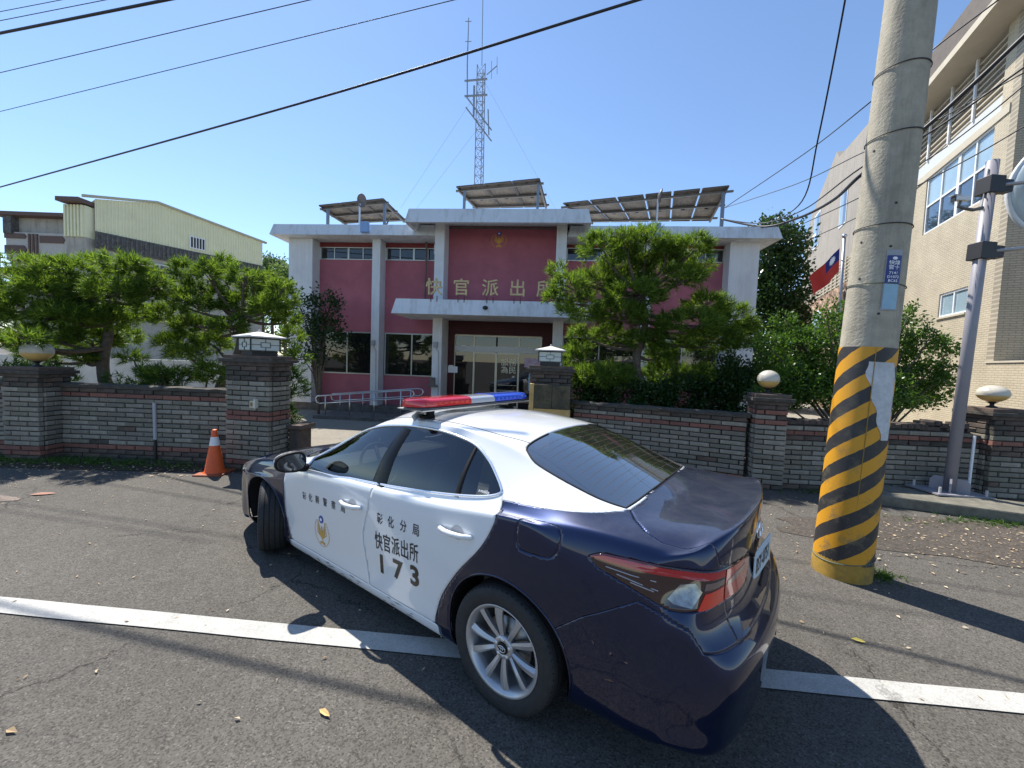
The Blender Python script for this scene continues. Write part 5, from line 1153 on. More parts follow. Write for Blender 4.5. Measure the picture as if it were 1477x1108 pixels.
        if groove:
            bv0 = set(v for ed in bm.edges if ed.is_boundary and abs(ed.verts[0].co.z) > .20 for v in ed.verts)
            res = bmesh.ops.inset_region(bm, faces=bm.faces[:], use_boundary=True, use_even_offset=False, thickness=gw, depth=0)
            bd = set(v for ed in bm.edges if ed.is_boundary for v in ed.verts)
            for v in bd:
                n0 = nn.get(v)
                if n0 is None:
                    n0 = v.normal
                v.co -= n0 * gd
        bm.normal_update()
        me = bpy.data.meshes.new(name); bm.to_mesh(me); bm.free()
        for x in (mats or [m]): me.materials.append(x)
        me.polygons.foreach_set('use_smooth', [True] * len(me.polygons)); me.update()
        return link(name, me, parent)
    L_ = cx[:, 1] > 0
    def comps(mask):
        tri = T[mask]; ids = np.nonzero(mask)[0]; par = {}
        def fnd(a):
            while par.setdefault(a, a) != a: par[a] = par[par[a]]; a = par[a]
            return a
        for t in tri.tolist():
            r = fnd(t[0]); par[fnd(t[1])] = r; par[fnd(t[2])] = fnd(t[0])
        g = {}
        for i, t in zip(ids, tri.tolist()): g.setdefault(fnd(t[0]), []).append(i)
        return sorted(g.values(), key=len, reverse=True)
    for key in ('quarter', 'front_fender', 'rear_bumper'):        # slivers cut off by lamps join their neighbour
        for sg in (L_0, ~L_0):
            for c in comps((lab == key) & sg)[1:]:
                vv_ = np.isin(T, np.unique(T[c])).any(1) & (lab != key) & (lab != 'hole'); n_, k_ = np.unique(lab[vv_].astype(str), return_counts=True)
                lab[c] = n_[k_.argmax()] if len(n_) else 'hole'
    def both_sides(name, key, m, **k):
        l = part(name, (lab == key) & L_, m, **k); r = part(name, (lab == key) & ~L_, m, **k); return l, r
    part('roof_panel', lab == 'roof', white_paint)['label'] = 'white roof and pillars'
    hd = part('hood', lab == 'hood', navy_paint)
    tl = part('trunk_lid', lab == 'trunk_lid', navy_paint); tl['label'] = 'dusty navy trunk lid'
    fdl, fdr = both_sides('front_door', 'front_door', white_paint)
    rdl, rdr = both_sides('rear_door', 'rear_door', white_paint)
    both_sides('front_fender', 'front_fender', navy_paint); both_sides('quarter_panel', 'quarter', navy_paint, gw=.0008, gd=.001)
    both_sides('sill_panel', 'sill', white_paint)
    part('rear_bumper', lab == 'rear_bumper', navy_paint, gw=.0008, gd=.0012)
    part('front_bumper', lab == 'front_bumper', navy_paint)
    part('fuel_door', lab == 'fuel_door', navy_paint)
    part('grille', lab == 'grille', black_trim, off=-.01)
    both_sides('headlight', 'headlight', clear_lens, gw=.003)
    part('rear_window', lab == 'rear_glass', rear_glass_m, groove=False, off=-.003)
    part('windshield', lab == 'windshield', windshield_glass, groove=False, off=-.003)
    # side glass split by pillars
    def pill_x(z): # front edge / rear edge of the black B pillar, divider
        t = (z - .97) / .39
        return 1.245 + (1.165 - 1.245) * t, 1.085 + (1.060 - 1.085) * t
    def div_x(z):
        t = (z - 1.05) / .28
        return .455 + (.445 - .455) * t, .395 + (.415 - .395) * t
    g = lab == 'side_glass'; f0, f1 = pill_x(cx[:, 2]); d0, d1_ = div_x(cx[:, 2])
    pil = g & (((cx[:, 0] < f0) & (cx[:, 0] > f1)) | ((cx[:, 0] < d0) & (cx[:, 0] > d1_)))
    for sgn in (L_, ~L_):
        # smooth straight pillars are strips laid on the surface
        part('front_side_window', g & sgn & (cx[:, 0] > 1.16), car_glass, groove=False, off=-.004)
        part('rear_side_window', g & sgn & (cx[:, 0] <= 1.16) & (cx[:, 0] > .42), car_glass, groove=False, off=-.004)
        part('quarter_window', g & sgn & (cx[:, 0] <= .42), car_glass, groove=False, off=-.004)
    # tail lamps with lens zones
    smoked = mat('smoked_lens', (.030, .008, .010), .07, coat=1); lamps_ = []
    for sgn in (L_, ~L_):
        tlp = part('tail_light', (lab == 'lamp') & sgn, smoked, gw=.003, gd=.006, off=.002); tlp['label'] = 'red and clear wrap-round tail light'; lamps_.append(tlp)
    # ---------- surface lookup for things laid on the body
    bvh = BVHTree.FromPolygons([Vector(v) for v in P], [tuple(map(int, t)) for t in T])
    def onside(x, z, off=.002, s=1):
        h = bvh.ray_cast(Vector((x, 1.4 * s, z)), Vector((0, -s, 0)))
        if h[0] is None: return Vector((x, .85 * s, z)), Vector((0, s, 0))
        n = h[1] if h[1].y * s > 0 else -h[1]
        return h[0] + n * off, n
    def ontop(x, y, off=.002):
        h = bvh.ray_cast(Vector((x, y, 2)), Vector((0, 0, -1))); n = h[1] if h[1].z > 0 else -h[1]
        return h[0] + n * off, n
    def strip(name, ctr, m, w, s=1, off=.003, par=car, side_=True, lift=.003):
        """flat moulded strip following the surface"""
        mb = MB(); n = len(ctr); pts = []
        for x, z in ctr:
            p, nn = onside(x, z, off, s) if side_ else ontop(x, z, off)
            pts.append((p, nn))
        vsx = []
        for i, (p, nn) in enumerate(pts):
            d = (pts[min(i + 1, n - 1)][0] - pts[max(i - 1, 0)][0]).normalized(); b = nn.cross(d).normalized()
            ww = w[i] if isinstance(w, (list, np.ndarray)) else w
            vsx += [p - b * ww / 2 - nn * .004, p - b * ww / 2 * .7 + nn * lift, p + b * ww / 2 * .7 + nn * lift, p + b * ww / 2 - nn * .004]
        fsx = [(i * 4 + k, i * 4 + k + 1, (i + 1) * 4 + k + 1, (i + 1) * 4 + k) for i in range(n - 1) for k in range(3)]
        mb.add(vsx, fsx)
        return mb.build(name, m, par, smooth=True, fixn=False)
    for s in (1, -1):
        z_ = np.linspace(.965, 1.352, 14); f0, f1 = pill_x(z_)
        strip('b_pillar_cover', list(zip((f0 + f1) / 2, z_)), black_gloss, (f0 - f1), s, .001)
        z_ = np.linspace(1.045, 1.325, 12); f0, f1 = div_x(z_)
        strip('window_divider', list(zip((f0 + f1) / 2, z_)), black_trim, (f0 - f1) * .75, s, .001)
        ring = dlo[1:] if True else dlo
        cyc = list(dlo) + [dlo[0]]
        strip('window_chrome_trim', cyc, chrome, .017, s, .002, lift=.005)
        par_ = lamps_[0 if s > 0 else 1]
        def onround(u, z, off):
            d = Vector((-math.sin(R(u)), math.cos(R(u)) * s, 0)); h = bvh.ray_cast(Vector((0, 0, z)) + d * 2, -d); n_ = h[1] if h[1].dot(d) > 0 else -h[1]; return h[0] + n_ * off
        def lens(name, poly, m, off, rings=6):
            poly = np.array(poly, float); B_ = np.vstack([poly[i] + (poly[(i + 1) % len(poly)] - poly[i]) * t for i in range(len(poly)) for t in np.linspace(0, 1, 7)[:-1]]); c_ = poly.mean(0); n_ = len(B_)
            vs_ = [onround(*c_, off)]; fs_ = [(0, 1 + i, 1 + (i + 1) % n_) for i in range(n_)]
            for r_ in range(1, rings + 1): vs_ += [onround(*(c_ + (b - c_) * r_ / rings), off) for b in B_]
            vs_ += [onround(*b, .001) for b in B_]
            fs_ += [(1 + r_ * n_ + i, 1 + (r_ + 1) * n_ + i, 1 + (r_ + 1) * n_ + (i + 1) % n_, 1 + r_ * n_ + (i + 1) % n_) for r_ in range(rings) for i in range(n_)]
            return MB().add(vs_, fs_).build(name, m, par_, auto=50, fixn=True)
        lens('red_strip', [(28.8, .991), (33, .985), (40, .982), (48, .980), (57.2, .978), (57.2, 1.008), (48, 1.011), (38, 1.011), (31.5, 1.006)], dark_red_lens, .005)
        lens('red_lens', [(57.8, .868), (57.8, 1.005), (62, 1.003), (66, .998), (73.0, .963), (72.8, .907), (70.0, .866)], red_lens, .005)
        lens('brake_lens', [(49.3, .866), (51.3, .928), (57.2, .934), (57.2, .866)], orange_lens, .005)
        lens('clear_lens', [(44.4, .893), (47.0, .955), (49.6, .968), (50.7, .936), (48.3, .876), (45.4, .878)], clear_lens, .005)
        lens('reverse_lens', [(51.2, .940), (51.6, .967), (57.2, .969), (57.2, .944)], mat('grey_lens', (.20, .14, .13), .15, .4, coat=1), .005)
        lens('reverse_lens', [(58.4, .930), (58.4, .950), (62, .967), (68.4, .966), (67.4, .945), (62.5, .934)], mat('grey_lens2', (.30, .20, .18), .15, .4, coat=1), .0065)
        for ln_ in ([(-.60, .946), (-.68, .934), (-.77, .917)], [(-.66, .928), (-.72, .919), (-.755, .912)], [(-.55, .965), (-.66, .957), (-.76, .952)]):
            strip('lamp_reflection_streak', ln_, mat('reflection_streak', (.40, .39, .40), .25, .3), .005, s, .004, par_, lift=.001)  # pale strips paint reflection streaks onto the smoked lens
    # black surround of the rear window
    strip('rear_window_seal', [tuple(p) for p in rg[4:]] + [tuple(p * [1, -1]) for p in rg[4:][::-1]], black_trim, .012, 1, .0, side_=False)
    for s in (1, -1):     # roof ditch mouldings
        xs = np.linspace(.12, 1.36, 24); strip('roof_moulding', [(x, s * (.535 - .06 * max(0, (.3 - x)) / .2 * .5)) for x in xs], black_trim, .007, 1, .0, side_=False, lift=.0015)
    # door handles
    for s, d1x, d2x in ((1, fdl, rdl), (-1, fdr, rdr)):
        for x, z, par in ((1.375, .795, d1x), (.335, .885, d2x)):
            p, n = onside(x, z, 0, s); mb = MB()
            pr = [(-.125, 0), (-.115, .012), (-.06, .034), (0, .040), (.06, .036), (.115, .018), (.125, 0)]
            pts = [Vector((p.x + a, p.y + s * b, p.z - a * .03)) for a, b in pr]
            mb.tube(pts, [.010, .014, .015, .016, .016, .015, .010], 10)
            o = mb.build('door_handle', white_paint, par, smooth=True)
            o.scale = (1, 1, 1)
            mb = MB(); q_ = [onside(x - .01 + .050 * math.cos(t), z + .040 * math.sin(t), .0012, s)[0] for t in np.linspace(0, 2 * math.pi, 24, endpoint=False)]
            mb.add([onside(x - .01, z, .0012, s)[0]] + q_, [(0, 1 + k, 1 + (k + 1) % 24) for k in range(24)]); mb.build('handle_cup_shade', mat('cup_shade_grey', (.42, .43, .45), .5), par, smooth=True)  # flat grey disc: the cup's concave shading painted on the door
    # side mirrors
    for s in (1, -1):
        par = [fdl, fdr][s < 0]
        bm = bmesh.new(); bmesh.ops.create_uvsphere(bm, u_segments=28, v_segments=18, radius=1)
        for v in bm.verts:
            x, y, z = v.co
            y2 = math.copysign(abs(y) ** .75, y); z2 = math.copysign(abs(z) ** .8, z)
            v.co = Vector((max(x, -.25) * (.115 if x > 0 else .10), y2 * .118, z2 * (.082 - .014 * y2)))
        me = bpy.data.meshes.new('side_mirror'); bm.to_mesh(me); bm.free(); me.materials.append(white_paint); me.materials.append(black_trim)
        for p_ in me.polygons:
            p_.use_smooth = True
            if p_.center.z < -.035 or p_.center.x < .012: p_.material_index = 1
        mo = link('side_mirror', me, par, (2.085, s * 1.005, .995)); mo.rotation_euler = (0, 0, s * R(-8))
        a = np.linspace(0, 2 * np.pi, 32, endpoint=False)
        mb = MB(); mb.add([(-.0285, .104 * np.sign(np.cos(t)) * abs(np.cos(t)) ** .75, (.066 - .012 * np.cos(t)) * np.sign(np.sin(t)) * abs(np.sin(t)) ** .8) for t in a], [tuple(range(31, -1, -1))])
        g_ = mb.build('mirror_glass', mat('mirror_glass', (.10, .11, .12), .03, .9), mo)
        mb = MB(); mb.tube([(2.09, s * .86, .925), (2.095, s * .91, .925), (2.10, s * .955, .945)], [.035, .028, .03], 12)
        mb.build('mirror_foot', black_trim, par, smooth=True)
    # wheels
    for wx, s, steer in ((0, 1, 0), (0, -1, 0), (WB, 1, R(-27)), (WB, -1, R(-27))):
        hub = bpy.data.objects.new('wheel', None); C.objects.link(hub); hub.parent = car
        hub.location = (wx, s * .80, WR); hub.rotation_euler = (0, 0, steer + (0 if s > 0 else math.pi))
        # local: y outward
        MY = Matrix.Rotation(R(-90), 4, 'X')   # lathe z -> +y
        tyre = MB().lathe([(.232, -.10), (.266, -.112), (.30, -.113), (.322, -.104), (.331, -.085), (.334, -.04), (.334, .04), (.331, .085), (.322, .104), (.30, .112), (.266, .112), (.243, .104), (.236, .096), (.234, .085)], 64, M=MY, cap=False)
        tyre.build('tyre', rubber, hub, smooth=True)
        mbt = MB()
        for gz in (-.062, -.022, .022, .062):
            mbt.lathe([(.3345, gz - .004), (.3352, gz - .0038), (.3352, gz + .0038), (.3345, gz + .004)], 64, m=None, M=MY, cap=False)
        for k in range(64):
            an = 2 * math.pi * k / 64
            for gz in (-.092, .092):
                Mx = Matrix.Rotation(an, 4, 'Y') @ Matrix.Translation((0, gz, .3255))
                mbt.box(-.0025, .0025, -.012, .012, -.001, .0012, M=Mx)
        mbt.build('tread_groove', mat('tread_dark', (.006, .006, .006), .9), hub, kind='stuff')
        rim = MB().lathe([(.234, .096), (.240, .103), (.238, .107), (.228, .102), (.212, .085), (.206, .04), (.200, -.08)], 64, M=MY, cap=False)
        rim_o = rim.build('rim', alloy, hub, smooth=True)
        # ten spokes in pairs, twisted
        for k in range(10):
            a0 = 2 * math.pi * k / 10 + (.075 if k % 2 else -.075) + .17
            a1 = 2 * math.pi * k / 10 + (-.0 if k % 2 else .0) + .17
            def pt(r, an, y): return Vector((r * math.cos(an), y, r * math.sin(an)))
            vs_ = []; nseg = 7
            for i in range(nseg):
                t = i / (nseg - 1); r = .055 + t * .170; an = a0 * (1 - t) * 1 + a1 * t
                w = (.024 + .024 * t) / r; tw = .006 * (1 if k % 2 else -1) * t
                yc_ = .072 + .018 * math.sin(t * 2.2) - .0 * t; dp = .032
                vs_ += [pt(r, an - w / 2, yc_ - .006 - tw), pt(r, an - w * .12, yc_ + .003), pt(r, an + w / 2, yc_ - .006 + tw), pt(r, an + w * .32, yc_ - dp), pt(r, an - w * .32, yc_ - dp)]
            fs_ = [(i * 5 + j, i * 5 + (j + 1) % 5, (i + 1) * 5 + (j + 1) % 5, (i + 1) * 5 + j) for i in range(nseg - 1) for j in range(5)]
            so = MB().add(vs_, fs_).build('spoke', alloy, hub, auto=35, fixn=True)
        MB().lathe([(.064, .04), (.064, .068), (.058, .078), (.036, .081), (.034, .074), (0, .074)], 32, M=MY).build('hub_face', alloy, hub, smooth=True)
        mb = MB()
        for k in range(5):
            an = 2 * math.pi * k / 5 + .3; Mx = Matrix.Translation((.046 * math.cos(an) * 1.0, 0, .046 * math.sin(an))) @ MY
            mb.lathe([(.0105, .070), (.0105, .0815), (.007, .0835), (0, .0835)], 6, M=Mx)
        mb.build('wheel_nut', chrome, hub)
        MB().lathe([(.031, .074), (.031, .084), (.028, .086), (0, .087)], 24, M=MY).build('centre_cap', black_gloss, hub, smooth=True)
        badge = MB()
        def ell(cx_, cz_, rx, rz, w=.002, y=.0885, n=24):
            badge.tube([(cx_ + rx * math.cos(2 * math.pi * i / n), y, cz_ + rz * math.sin(2 * math.pi * i / n)) for i in range(n + 1)], w, 5, cap=False)
        ell(0, 0, .024, .017); ell(0, 0, .007, .0165); ell(0, .0095, .0165, .0065)
        badge.build('wheel_badge', chrome, hub, smooth=True)
        MB().lathe([(.20, -.10), (.145, -.02), (.06, .0), (0, .0)], 32, M=MY).build('inner_barrel', dark_cast, hub, smooth=True)
        MB().lathe([(.148, .012), (.15, .02), (.148, .028), (.08, .028), (.07, .034), (0, .034)], 40, M=MY).build('brake_disc', mat('brake_disc', (.25, .24, .23), .35, .9), hub, smooth=True)
    # wheel wells + underbody
    for wx, rr in ((0, .385), (WB, .38)):
        for s in (1, -1):
            mb = MB(); n = 20; vs_ = []
            for i in range(n + 1):
                a_ = -.35 + (math.pi + .7) * i / n
                for y in (.45, .91):
                    yy = y if y < .6 else onside(wx + (rr + .02) * math.cos(a_), WR + (rr + .01) * math.sin(a_), -.008, 1)[0].y
                    vs_.append((wx + rr * math.cos(a_), s * yy, WR + .01 + rr * .98 * math.sin(a_)))
            fs_ = [(2 * i, 2 * i + 1, 2 * i + 3, 2 * i + 2) for i in range(n)]
            k0 = len(vs_); vs_ += [(wx, s * .45, WR)]; fs_ += [(2 * i, 2 * i + 2, k0) for i in range(n)]
            mb.add(vs_, fs_); mb.build('wheel_well', black_trim, car, smooth=False)
            # rolled arch lip
            pts = []
            for i in range(37):
                a_ = -.45 + (math.pi + .9) * i / 36
                cx_, cz_ = (wx - .005 if wx == 0 else wx), (WR + .012 if wx == 0 else WR)
                ra, rb = ((.395, .385) if wx == 0 else (.39, .375))
                x_, z_ = cx_ + (ra + .004) * math.cos(a_), cz_ + (rb + .004) * math.sin(a_)
                if z_ < .20: continue
                pts.append(onside(x_, z_, -.002, s)[0])
            MB().tube(pts, .007, 6).build('arch_lip', navy_paint, car, smooth=True)
    MB().box(-.95, 3.45, -.68, .68, .20, .30).build('underbody', black_trim, car)
    # interior
    seat_m = mat('seat_fabric', (.20, .185, .16), .9); dash_m = mat('dash', (.03, .03, .03), .7)
    MB().box(-.3, 2.3, -.72, .72, .28, .45).build('cabin_floor', dash_m, car)
    for y in (-.37, .37):
        MB().box(.95, 1.5, y - .25, y + .25, .45, .62).build('seat_cushion', seat_m, car, bevel=.04)
        b = MB(); b.box(-.06, .06, -.24, .24, 0, .58); o = b.build('seat_backrest', seat_m, car, bevel=.05); o.location = (.95, y, .58); o.rotation_euler = (0, R(-14), 0)
        b = MB(); b.box(-.045, .045, -.13, .13, 0, .17); o = b.build('headrest', seat_m, car, bevel=.04); o.location = (.80, y, 1.14); o.rotation_euler = (0, R(-8), 0)
    MB().box(.02, .5, -.62, .62, .45, .62).build('rear_seat', seat_m, car, bevel=.04)
    b = MB(); b.box(-.06, .06, -.62, .62, 0, .52); o = b.build('rear_seat_back', seat_m, car, bevel=.04); o.location = (.05, 0, .55); o.rotation_euler = (0, R(-18), 0)
    MB().box(-.5, -.05, -.60, .60, 1.02, 1.04).build('parcel_shelf', dash_m, car)
    MB().box(1.9, 2.35, -.66, .66, .62, .93).build('dashboard', dash_m, car, bevel=.05)
    b = MB(); b.tube([(.19 * math.cos(2 * math.pi * i / 24), .19 * math.sin(2 * math.pi * i / 24), 0) for i in range(25)], .014, 8, cap=False); b.bar((-.18, 0, 0), (.18, 0, 0), .03, .015)
    o = b.build('steering_wheel', dash_m, car, smooth=True); o.location = (1.78, .37, .92); o.rotation_euler = (0, R(-62), 0)
    # rear glass heater lines
    mb = MB()
    for i in range(12):
        t = (i + 1) / 13; x0 = .07 - t * .60
        pts = [ontop(x0 + .02 * (abs(y) / .6) ** 2, y, -.001)[0] for y in np.linspace(-.54, .54, 9)]
        mb.tube(pts, .0006, 3, cap=False)
    mb.build('heater_line', mat('heater', (.12, .08, .05), .6), car)
    # lettering
    ink = mat('door_ink', (.012, .014, .02), .4); gold = mat('door_gold', (.62, .36, .06), .4); dkblue = mat('door_blue', (.02, .06, .35), .4)
    def decal(name, body, x, z, h, wscale, m, par, s=1, bold=.0, slant=0.0):
        me = text_mesh(body, h * 1.12, bold)
        bm = bmesh.new(); bm.from_mesh(me); bpy.data.meshes.remove(me)
        bmesh.ops.triangulate(bm, faces=bm.faces[:])
        bmesh.ops.subdivide_edges(bm, edges=[q for q in bm.edges if q.calc_length() > .03], cuts=1); 
        for v in bm.verts:
            px = x - s * v.co.x * wscale; pz = z + v.co.y + slant * v.co.x
            v.co = onside(px, pz, .0022, s)[0]
        me = bpy.data.meshes.new(name); bm.to_mesh(me); bm.free(); me.materials.append(m); return link(name, me, par)
    def emblem(par, x, z, sc, s=1, name='police_emblem', place=None):
        """gold eagle holding a wheat wreath, blue disc with white sun above"""
        if place is None: place = lambda a, b, off: onside(x - s * a, z + b, off, s)[0]
        def flat(poly, m, off=.003, nm='emblem_piece', par_=None):
            mb = MB(); c = np.mean(poly, 0); vs_ = [place(c[0] * sc, c[1] * sc, off)] + [place(a * sc, b * sc, off) for a, b in poly]
            n = len(poly); mb.add(vs_, [(0, 1 + i, 1 + (i + 1) % n) for i in range(n)]); return mb
        allg = MB()
        def addp(poly, off=.003):
            q = flat(poly, None, off); allg.add(q.v, q.f)
        for sg in (1, -1):
            for i in range(5):      # wing feathers
                a0 = R(62 - i * 9); L = 1.0 - i * .06; bx, by = .12 * sg, -.25 - i * .085
                ex, ey = bx + sg * math.cos(a0) * L * .78, by + math.sin(a0) * L * 1.05
                nx, ny = -(ey - by), (ex - bx); l = math.hypot(nx, ny); nx, ny = nx / l * .034, ny / l * .034
                addp([(bx - nx, by - ny), (ex - nx, ey - ny), (ex, ey + .06), (ex + nx, ey + ny), (bx + nx, by + ny)])
            for i in range(11):     # wreath leaves
                t = R(-82 + i * 13); cx_, cy_ = sg * math.cos(t) * .98, math.sin(t) * 1.08 - .18
                dx, dy = -sg * math.sin(t) * .10, math.cos(t) * .14; nx, ny = dy * .34, -dx * .34
                addp([(cx_ - dx, cy_ - dy), (cx_ + nx, cy_ + ny), (cx_ + dx, cy_ + dy), (cx_ - nx, cy_ - ny)])
        addp([(-.08, .22), (0, .34), (.08, .22), (.10, -.3), (.12, -.62), (0, -.8), (-.12, -.62), (-.10, -.3)])
        addp([(-.3, -.95), (0, -.85), (.3, -.95), (.34, -1.15), (0, -1.05), (-.34, -1.15)])
        o = allg.build(name, gold, par)
        circ = [(.29 * math.cos(2 * math.pi * i / 24), .84 + .29 * math.sin(2 * math.pi * i / 24)) for i in range(24)]
        flat(circ, None, .0035).build('emblem_disc', dkblue, o)
        star = [((.19 if i % 2 == 0 else .10) * math.sin(2 * math.pi * i / 24), .84 + (.17 if i % 2 == 0 else .09) * math.cos(2 * math.pi * i / 24)) for i in range(24)]
        flat(star, None, .0045).build('emblem_sun', mat('decal_white', (.85, .85, .85), .5), o)
        return o
    build_car.emblem = emblem
    for s in (1, -1):
        dF, dR = ([fdl, rdl] if s > 0 else [fdr, rdr])
        for i, ch in enumerate('彰化縣警察局'):
            x = (2.054, 1.955, 1.85, 1.735, 1.615, 1.486)[i]
            if s < 0: x = 1.486 + 2.054 - x
            decal('door_character', ch, x, .698 + i * .007, .062, .85, ink, dF, s, .0006)
        emblem(dF, 1.805, .478, .106, s)
        for i, ch in enumerate('彰化分局'):
            x = (1.043, .925, .80, .678)[i if s > 0 else 3 - i]; decal('door_character', ch, x, .770 + i * .008, .072, .82, ink, dR, s, .0008)
        for i, ch in enumerate('快官派出所'):
            x = (1.061, .972, .880, .790, .700)[i if s > 0 else 4 - i]; decal('door_character', ch, x, .605 + i * .008, .118, .66, ink, dR, s, .0012)
        for i, ch in enumerate('173'):
            x = (1.038, .868, .700)[i if s > 0 else 2 - i]; decal('door_number', ch, x, .450 + i * .016, .160, 1.08, mat('door_number_ink', (.05, .045, .035), .22, .6), dR, s, .006)
    # number plate and badges
    def behind(y, z):
        h = bvh.ray_cast(Vector((-2, y, z)), Vector((1, 0, 0))); return h[0].x
    pl_ = bpy.data.objects.new('number_plate', None); C.objects.link(pl_); pl_.parent = tl; pl_.location = (behind(0, .845) - .027, 0, .855); pl_.rotation_euler = (R(90), 0, R(-90)); pl_.rotation_euler = (Matrix.Rotation(R(-7), 3, 'Z') @ Matrix(((0, 0, -1), (-1, 0, 0), (0, 1, 0)))).to_euler()
    MB().box(-.19, .19, -.078, .078, -.004, .002).build('plate_panel', mat('plate_blue', (.50, .62, .70), .4), pl_, bevel=.004)
    tm = text_mesh('BSY-0751', .098, .0015); o = link('plate_lettering', tm, pl_, (0, -.008, .0035)); tm.materials.append(ink)
    for v in tm.vertices: v.co.x *= .80; v.co.y *= 1.15
    bg_ = MB()
    def ell2(cx_, cz_, rx, rz, w=.0045, n=28):
        bg_.tube([(0, cx_ + rx * math.cos(2 * math.pi * i / n), cz_ + rz * math.sin(2 * math.pi * i / n)) for i in range(n + 1)], w, 6, cap=False)
    ell2(0, 0, .062, .043); ell2(0, 0, .018, .041); ell2(0, .022, .042, .018)
    o = bg_.build('maker_badge', chrome, tl, smooth=True); o.location = (behind(0, 1.0) - .008, 0, 1.0); o.rotation_euler = (0, 0, R(-7))
    MB().box(behind(0, .94) - .012, -1.03, -.24, .24, .932, .952).build('lid_garnish', black_gloss, tl, bevel=.006)
    # lower valance, sensors, exhaust
    for y in (-.52, -.18, .18, .52):
        MB().lathe([(.013, 0), (.012, .003), (0, .0035)], 14, M=Matrix.Translation((behind(y, .56) + .001, y, .56)) @ Matrix.Rotation(R(-90), 4, 'Y')).build('parking_sensor', black_trim, car)
    MB().tube([(-.80, -.5, .25), (-1.10, -.5, .235)], [.028, .032], 16).build('exhaust_tip', chrome, car, smooth=True)
    MB().box(behind(0, .76) - .006, behind(0, .76) + .02, -.14, .14, .745, .765).build('plate_lamp', black_trim, tl, bevel=.004)
    # rear bumper lower valance + reflectors
    for s in (1, -1):
        pass
    # rain and parking scratches on the sill
    rnd = random.Random(9); mb = MB()
    for k in range(26):
        x = rnd.uniform(.6, 2.2); z = rnd.uniform(.18, .24); l = rnd.uniform(.01, .05); p_ = [onside(x + a_ * l, z + rnd.uniform(-.002, .002), .0015, 1)[0] for a_ in (-1, 0, 1)]
        mb.add([p_[0], p_[1] + Vector((0, 0, .0035)), p_[2], p_[1] - Vector((0, 0, .003))], [(0, 1, 2, 3)])
    o = mb.build('stone_chips', mat('chip_grey', (.10, .095, .09), .7), car); o['kind'] = 'stuff'
    # light bar
    lb = bpy.data.objects.new('light_bar', None); C.objects.link(lb); lb.parent = car; lb.location = (1.02, 0.03, 1.505)
    def cap(y0, y1, zz0, zz1, w, rnd, m, nm, lb=lb):
        # rounded-end bar section
        mb = MB(); n = 10; prof = []
        secs = []
        for i in range(9):
            t = i / 8; y = y0 + (y1 - y0) * t
            # half-width shrink at ends marked rnd
            k = 1.0
            if rnd: 
                e_ = (1 - t); k = math.sqrt(max(.02, 1 - max(0, (1 - e_ / .22)) ** 2)) if e_ < .22 else 1
            secs.append((y, k))
        vs_ = []; sh = [(-1, .0), (-1.0, .55), (-.86, .9), (-.5, 1.0), (.5, 1.0), (.86, .9), (1.0, .55), (1, .0)]
        for y, k in secs: vs_ += [(a * w / 2 * k, y, zz0 + (zz1 - zz0) * (b if b < .6 else .6 + (b - .6) * (.6 + .4 * k))) for a, b in sh]
        fs_ = [(i * 8 + j, i * 8 + (j + 1) % 8, (i + 1) * 8 + (j + 1) % 8, (i + 1) * 8 + j) for i in range(8) for j in range(8)]
        fs_ += [tuple(range(8)), tuple(range(64, 72))]
        return mb.add(vs_, fs_).build(nm, m, lb, auto=50, fixn=True)
    red_l = mat('beacon_red', (.62, .015, .03), .15, coat=1); blue_l = mat('beacon_blue', (.01, .07, .62), .15, coat=1); grey_l = mat('beacon_clear', (.42, .45, .50), .12, coat=1)
    o = cap(.15, .71, .022, .078, .25, True, red_l, 'red_lens'); o = cap(-.15, -.71, .022, .078, .25, True, blue_l, 'blue_lens'); cap(-.15, .15, .022, .074, .245, False, grey_l, 'clear_lens')
    cap(.0, .70, .0, .022, .255, True, mat('beacon_base', (.10, .10, .11), .4), 'bar_base'); cap(.0, -.70, .0, .022, .255, True, mat('beacon_base'), 'bar_base')
    MB().box(-.136, .136, -.66, .66, -.006, .001).build('base_rail', mat('aluminium', (.6, .6, .6), .35, .9), lb)
    mb = MB()
    for s in (1, -1):
        for k in range(8):
            for xs_ in (-.1235, .1235): mb.box(xs_ - .003, xs_ + .003, s * (.20 + k * .058) - .013, s * (.20 + k * .058) + .013, .036, .052)
        mb.build('lamp_module', [0, mat('led_red', (.62, .06, .04), .3, coat=1), mat('led_blue', (.05, .16, .62), .3, coat=1)][s], lb); mb = MB()
    steel = mat('bracket_steel', (.55, .55, .52), .3, .9)
    for s in (1, -1):
        MB().box(-.06, .06, s * .50 - .02, s * .50 + .02, -.055, -.004).build('bar_foot', black_trim, lb, bevel=.004)
        MB().bar((.03, s * .50, -.01), (.03, s * .605, -.075), .05, .006, None, (1, 0, 0)).build('bar_hook', steel, lb)
        MB().box(-.04, .07, s * .50 - .045, s * .50 + .045, -.075, -.055).build('bar_foot_pad', black_trim, lb, bevel=.004)
        m_ = MB(); m_.tube([(-.03, s * .46, -.03), (.05, s * .46, -.03)], .012, 8); m_.tube([(-.03, s * .54, -.035), (.05, s * .54, -.035)], .010, 8); m_.build('clamp_bolt', steel, lb)
    # shark-fin aerial? none seen. window sticker
    decal('window_sticker', 'e-mobility', .235, 1.112, .022, .8, mat('decal_white', (.85, .85, .85), .5), car, 1)
    return car
the_car = build_car()
# ================================================================== POLES, WIRES, SMALL THINGS
pole_c = mat('pole_concrete', (.36, .325, .25), .88, var=.16, scale=9, stain=(.17, .155, .125), stain_scale=1.6, stain_amt=.8, stain_z=True, bump=.5, bscale=45)
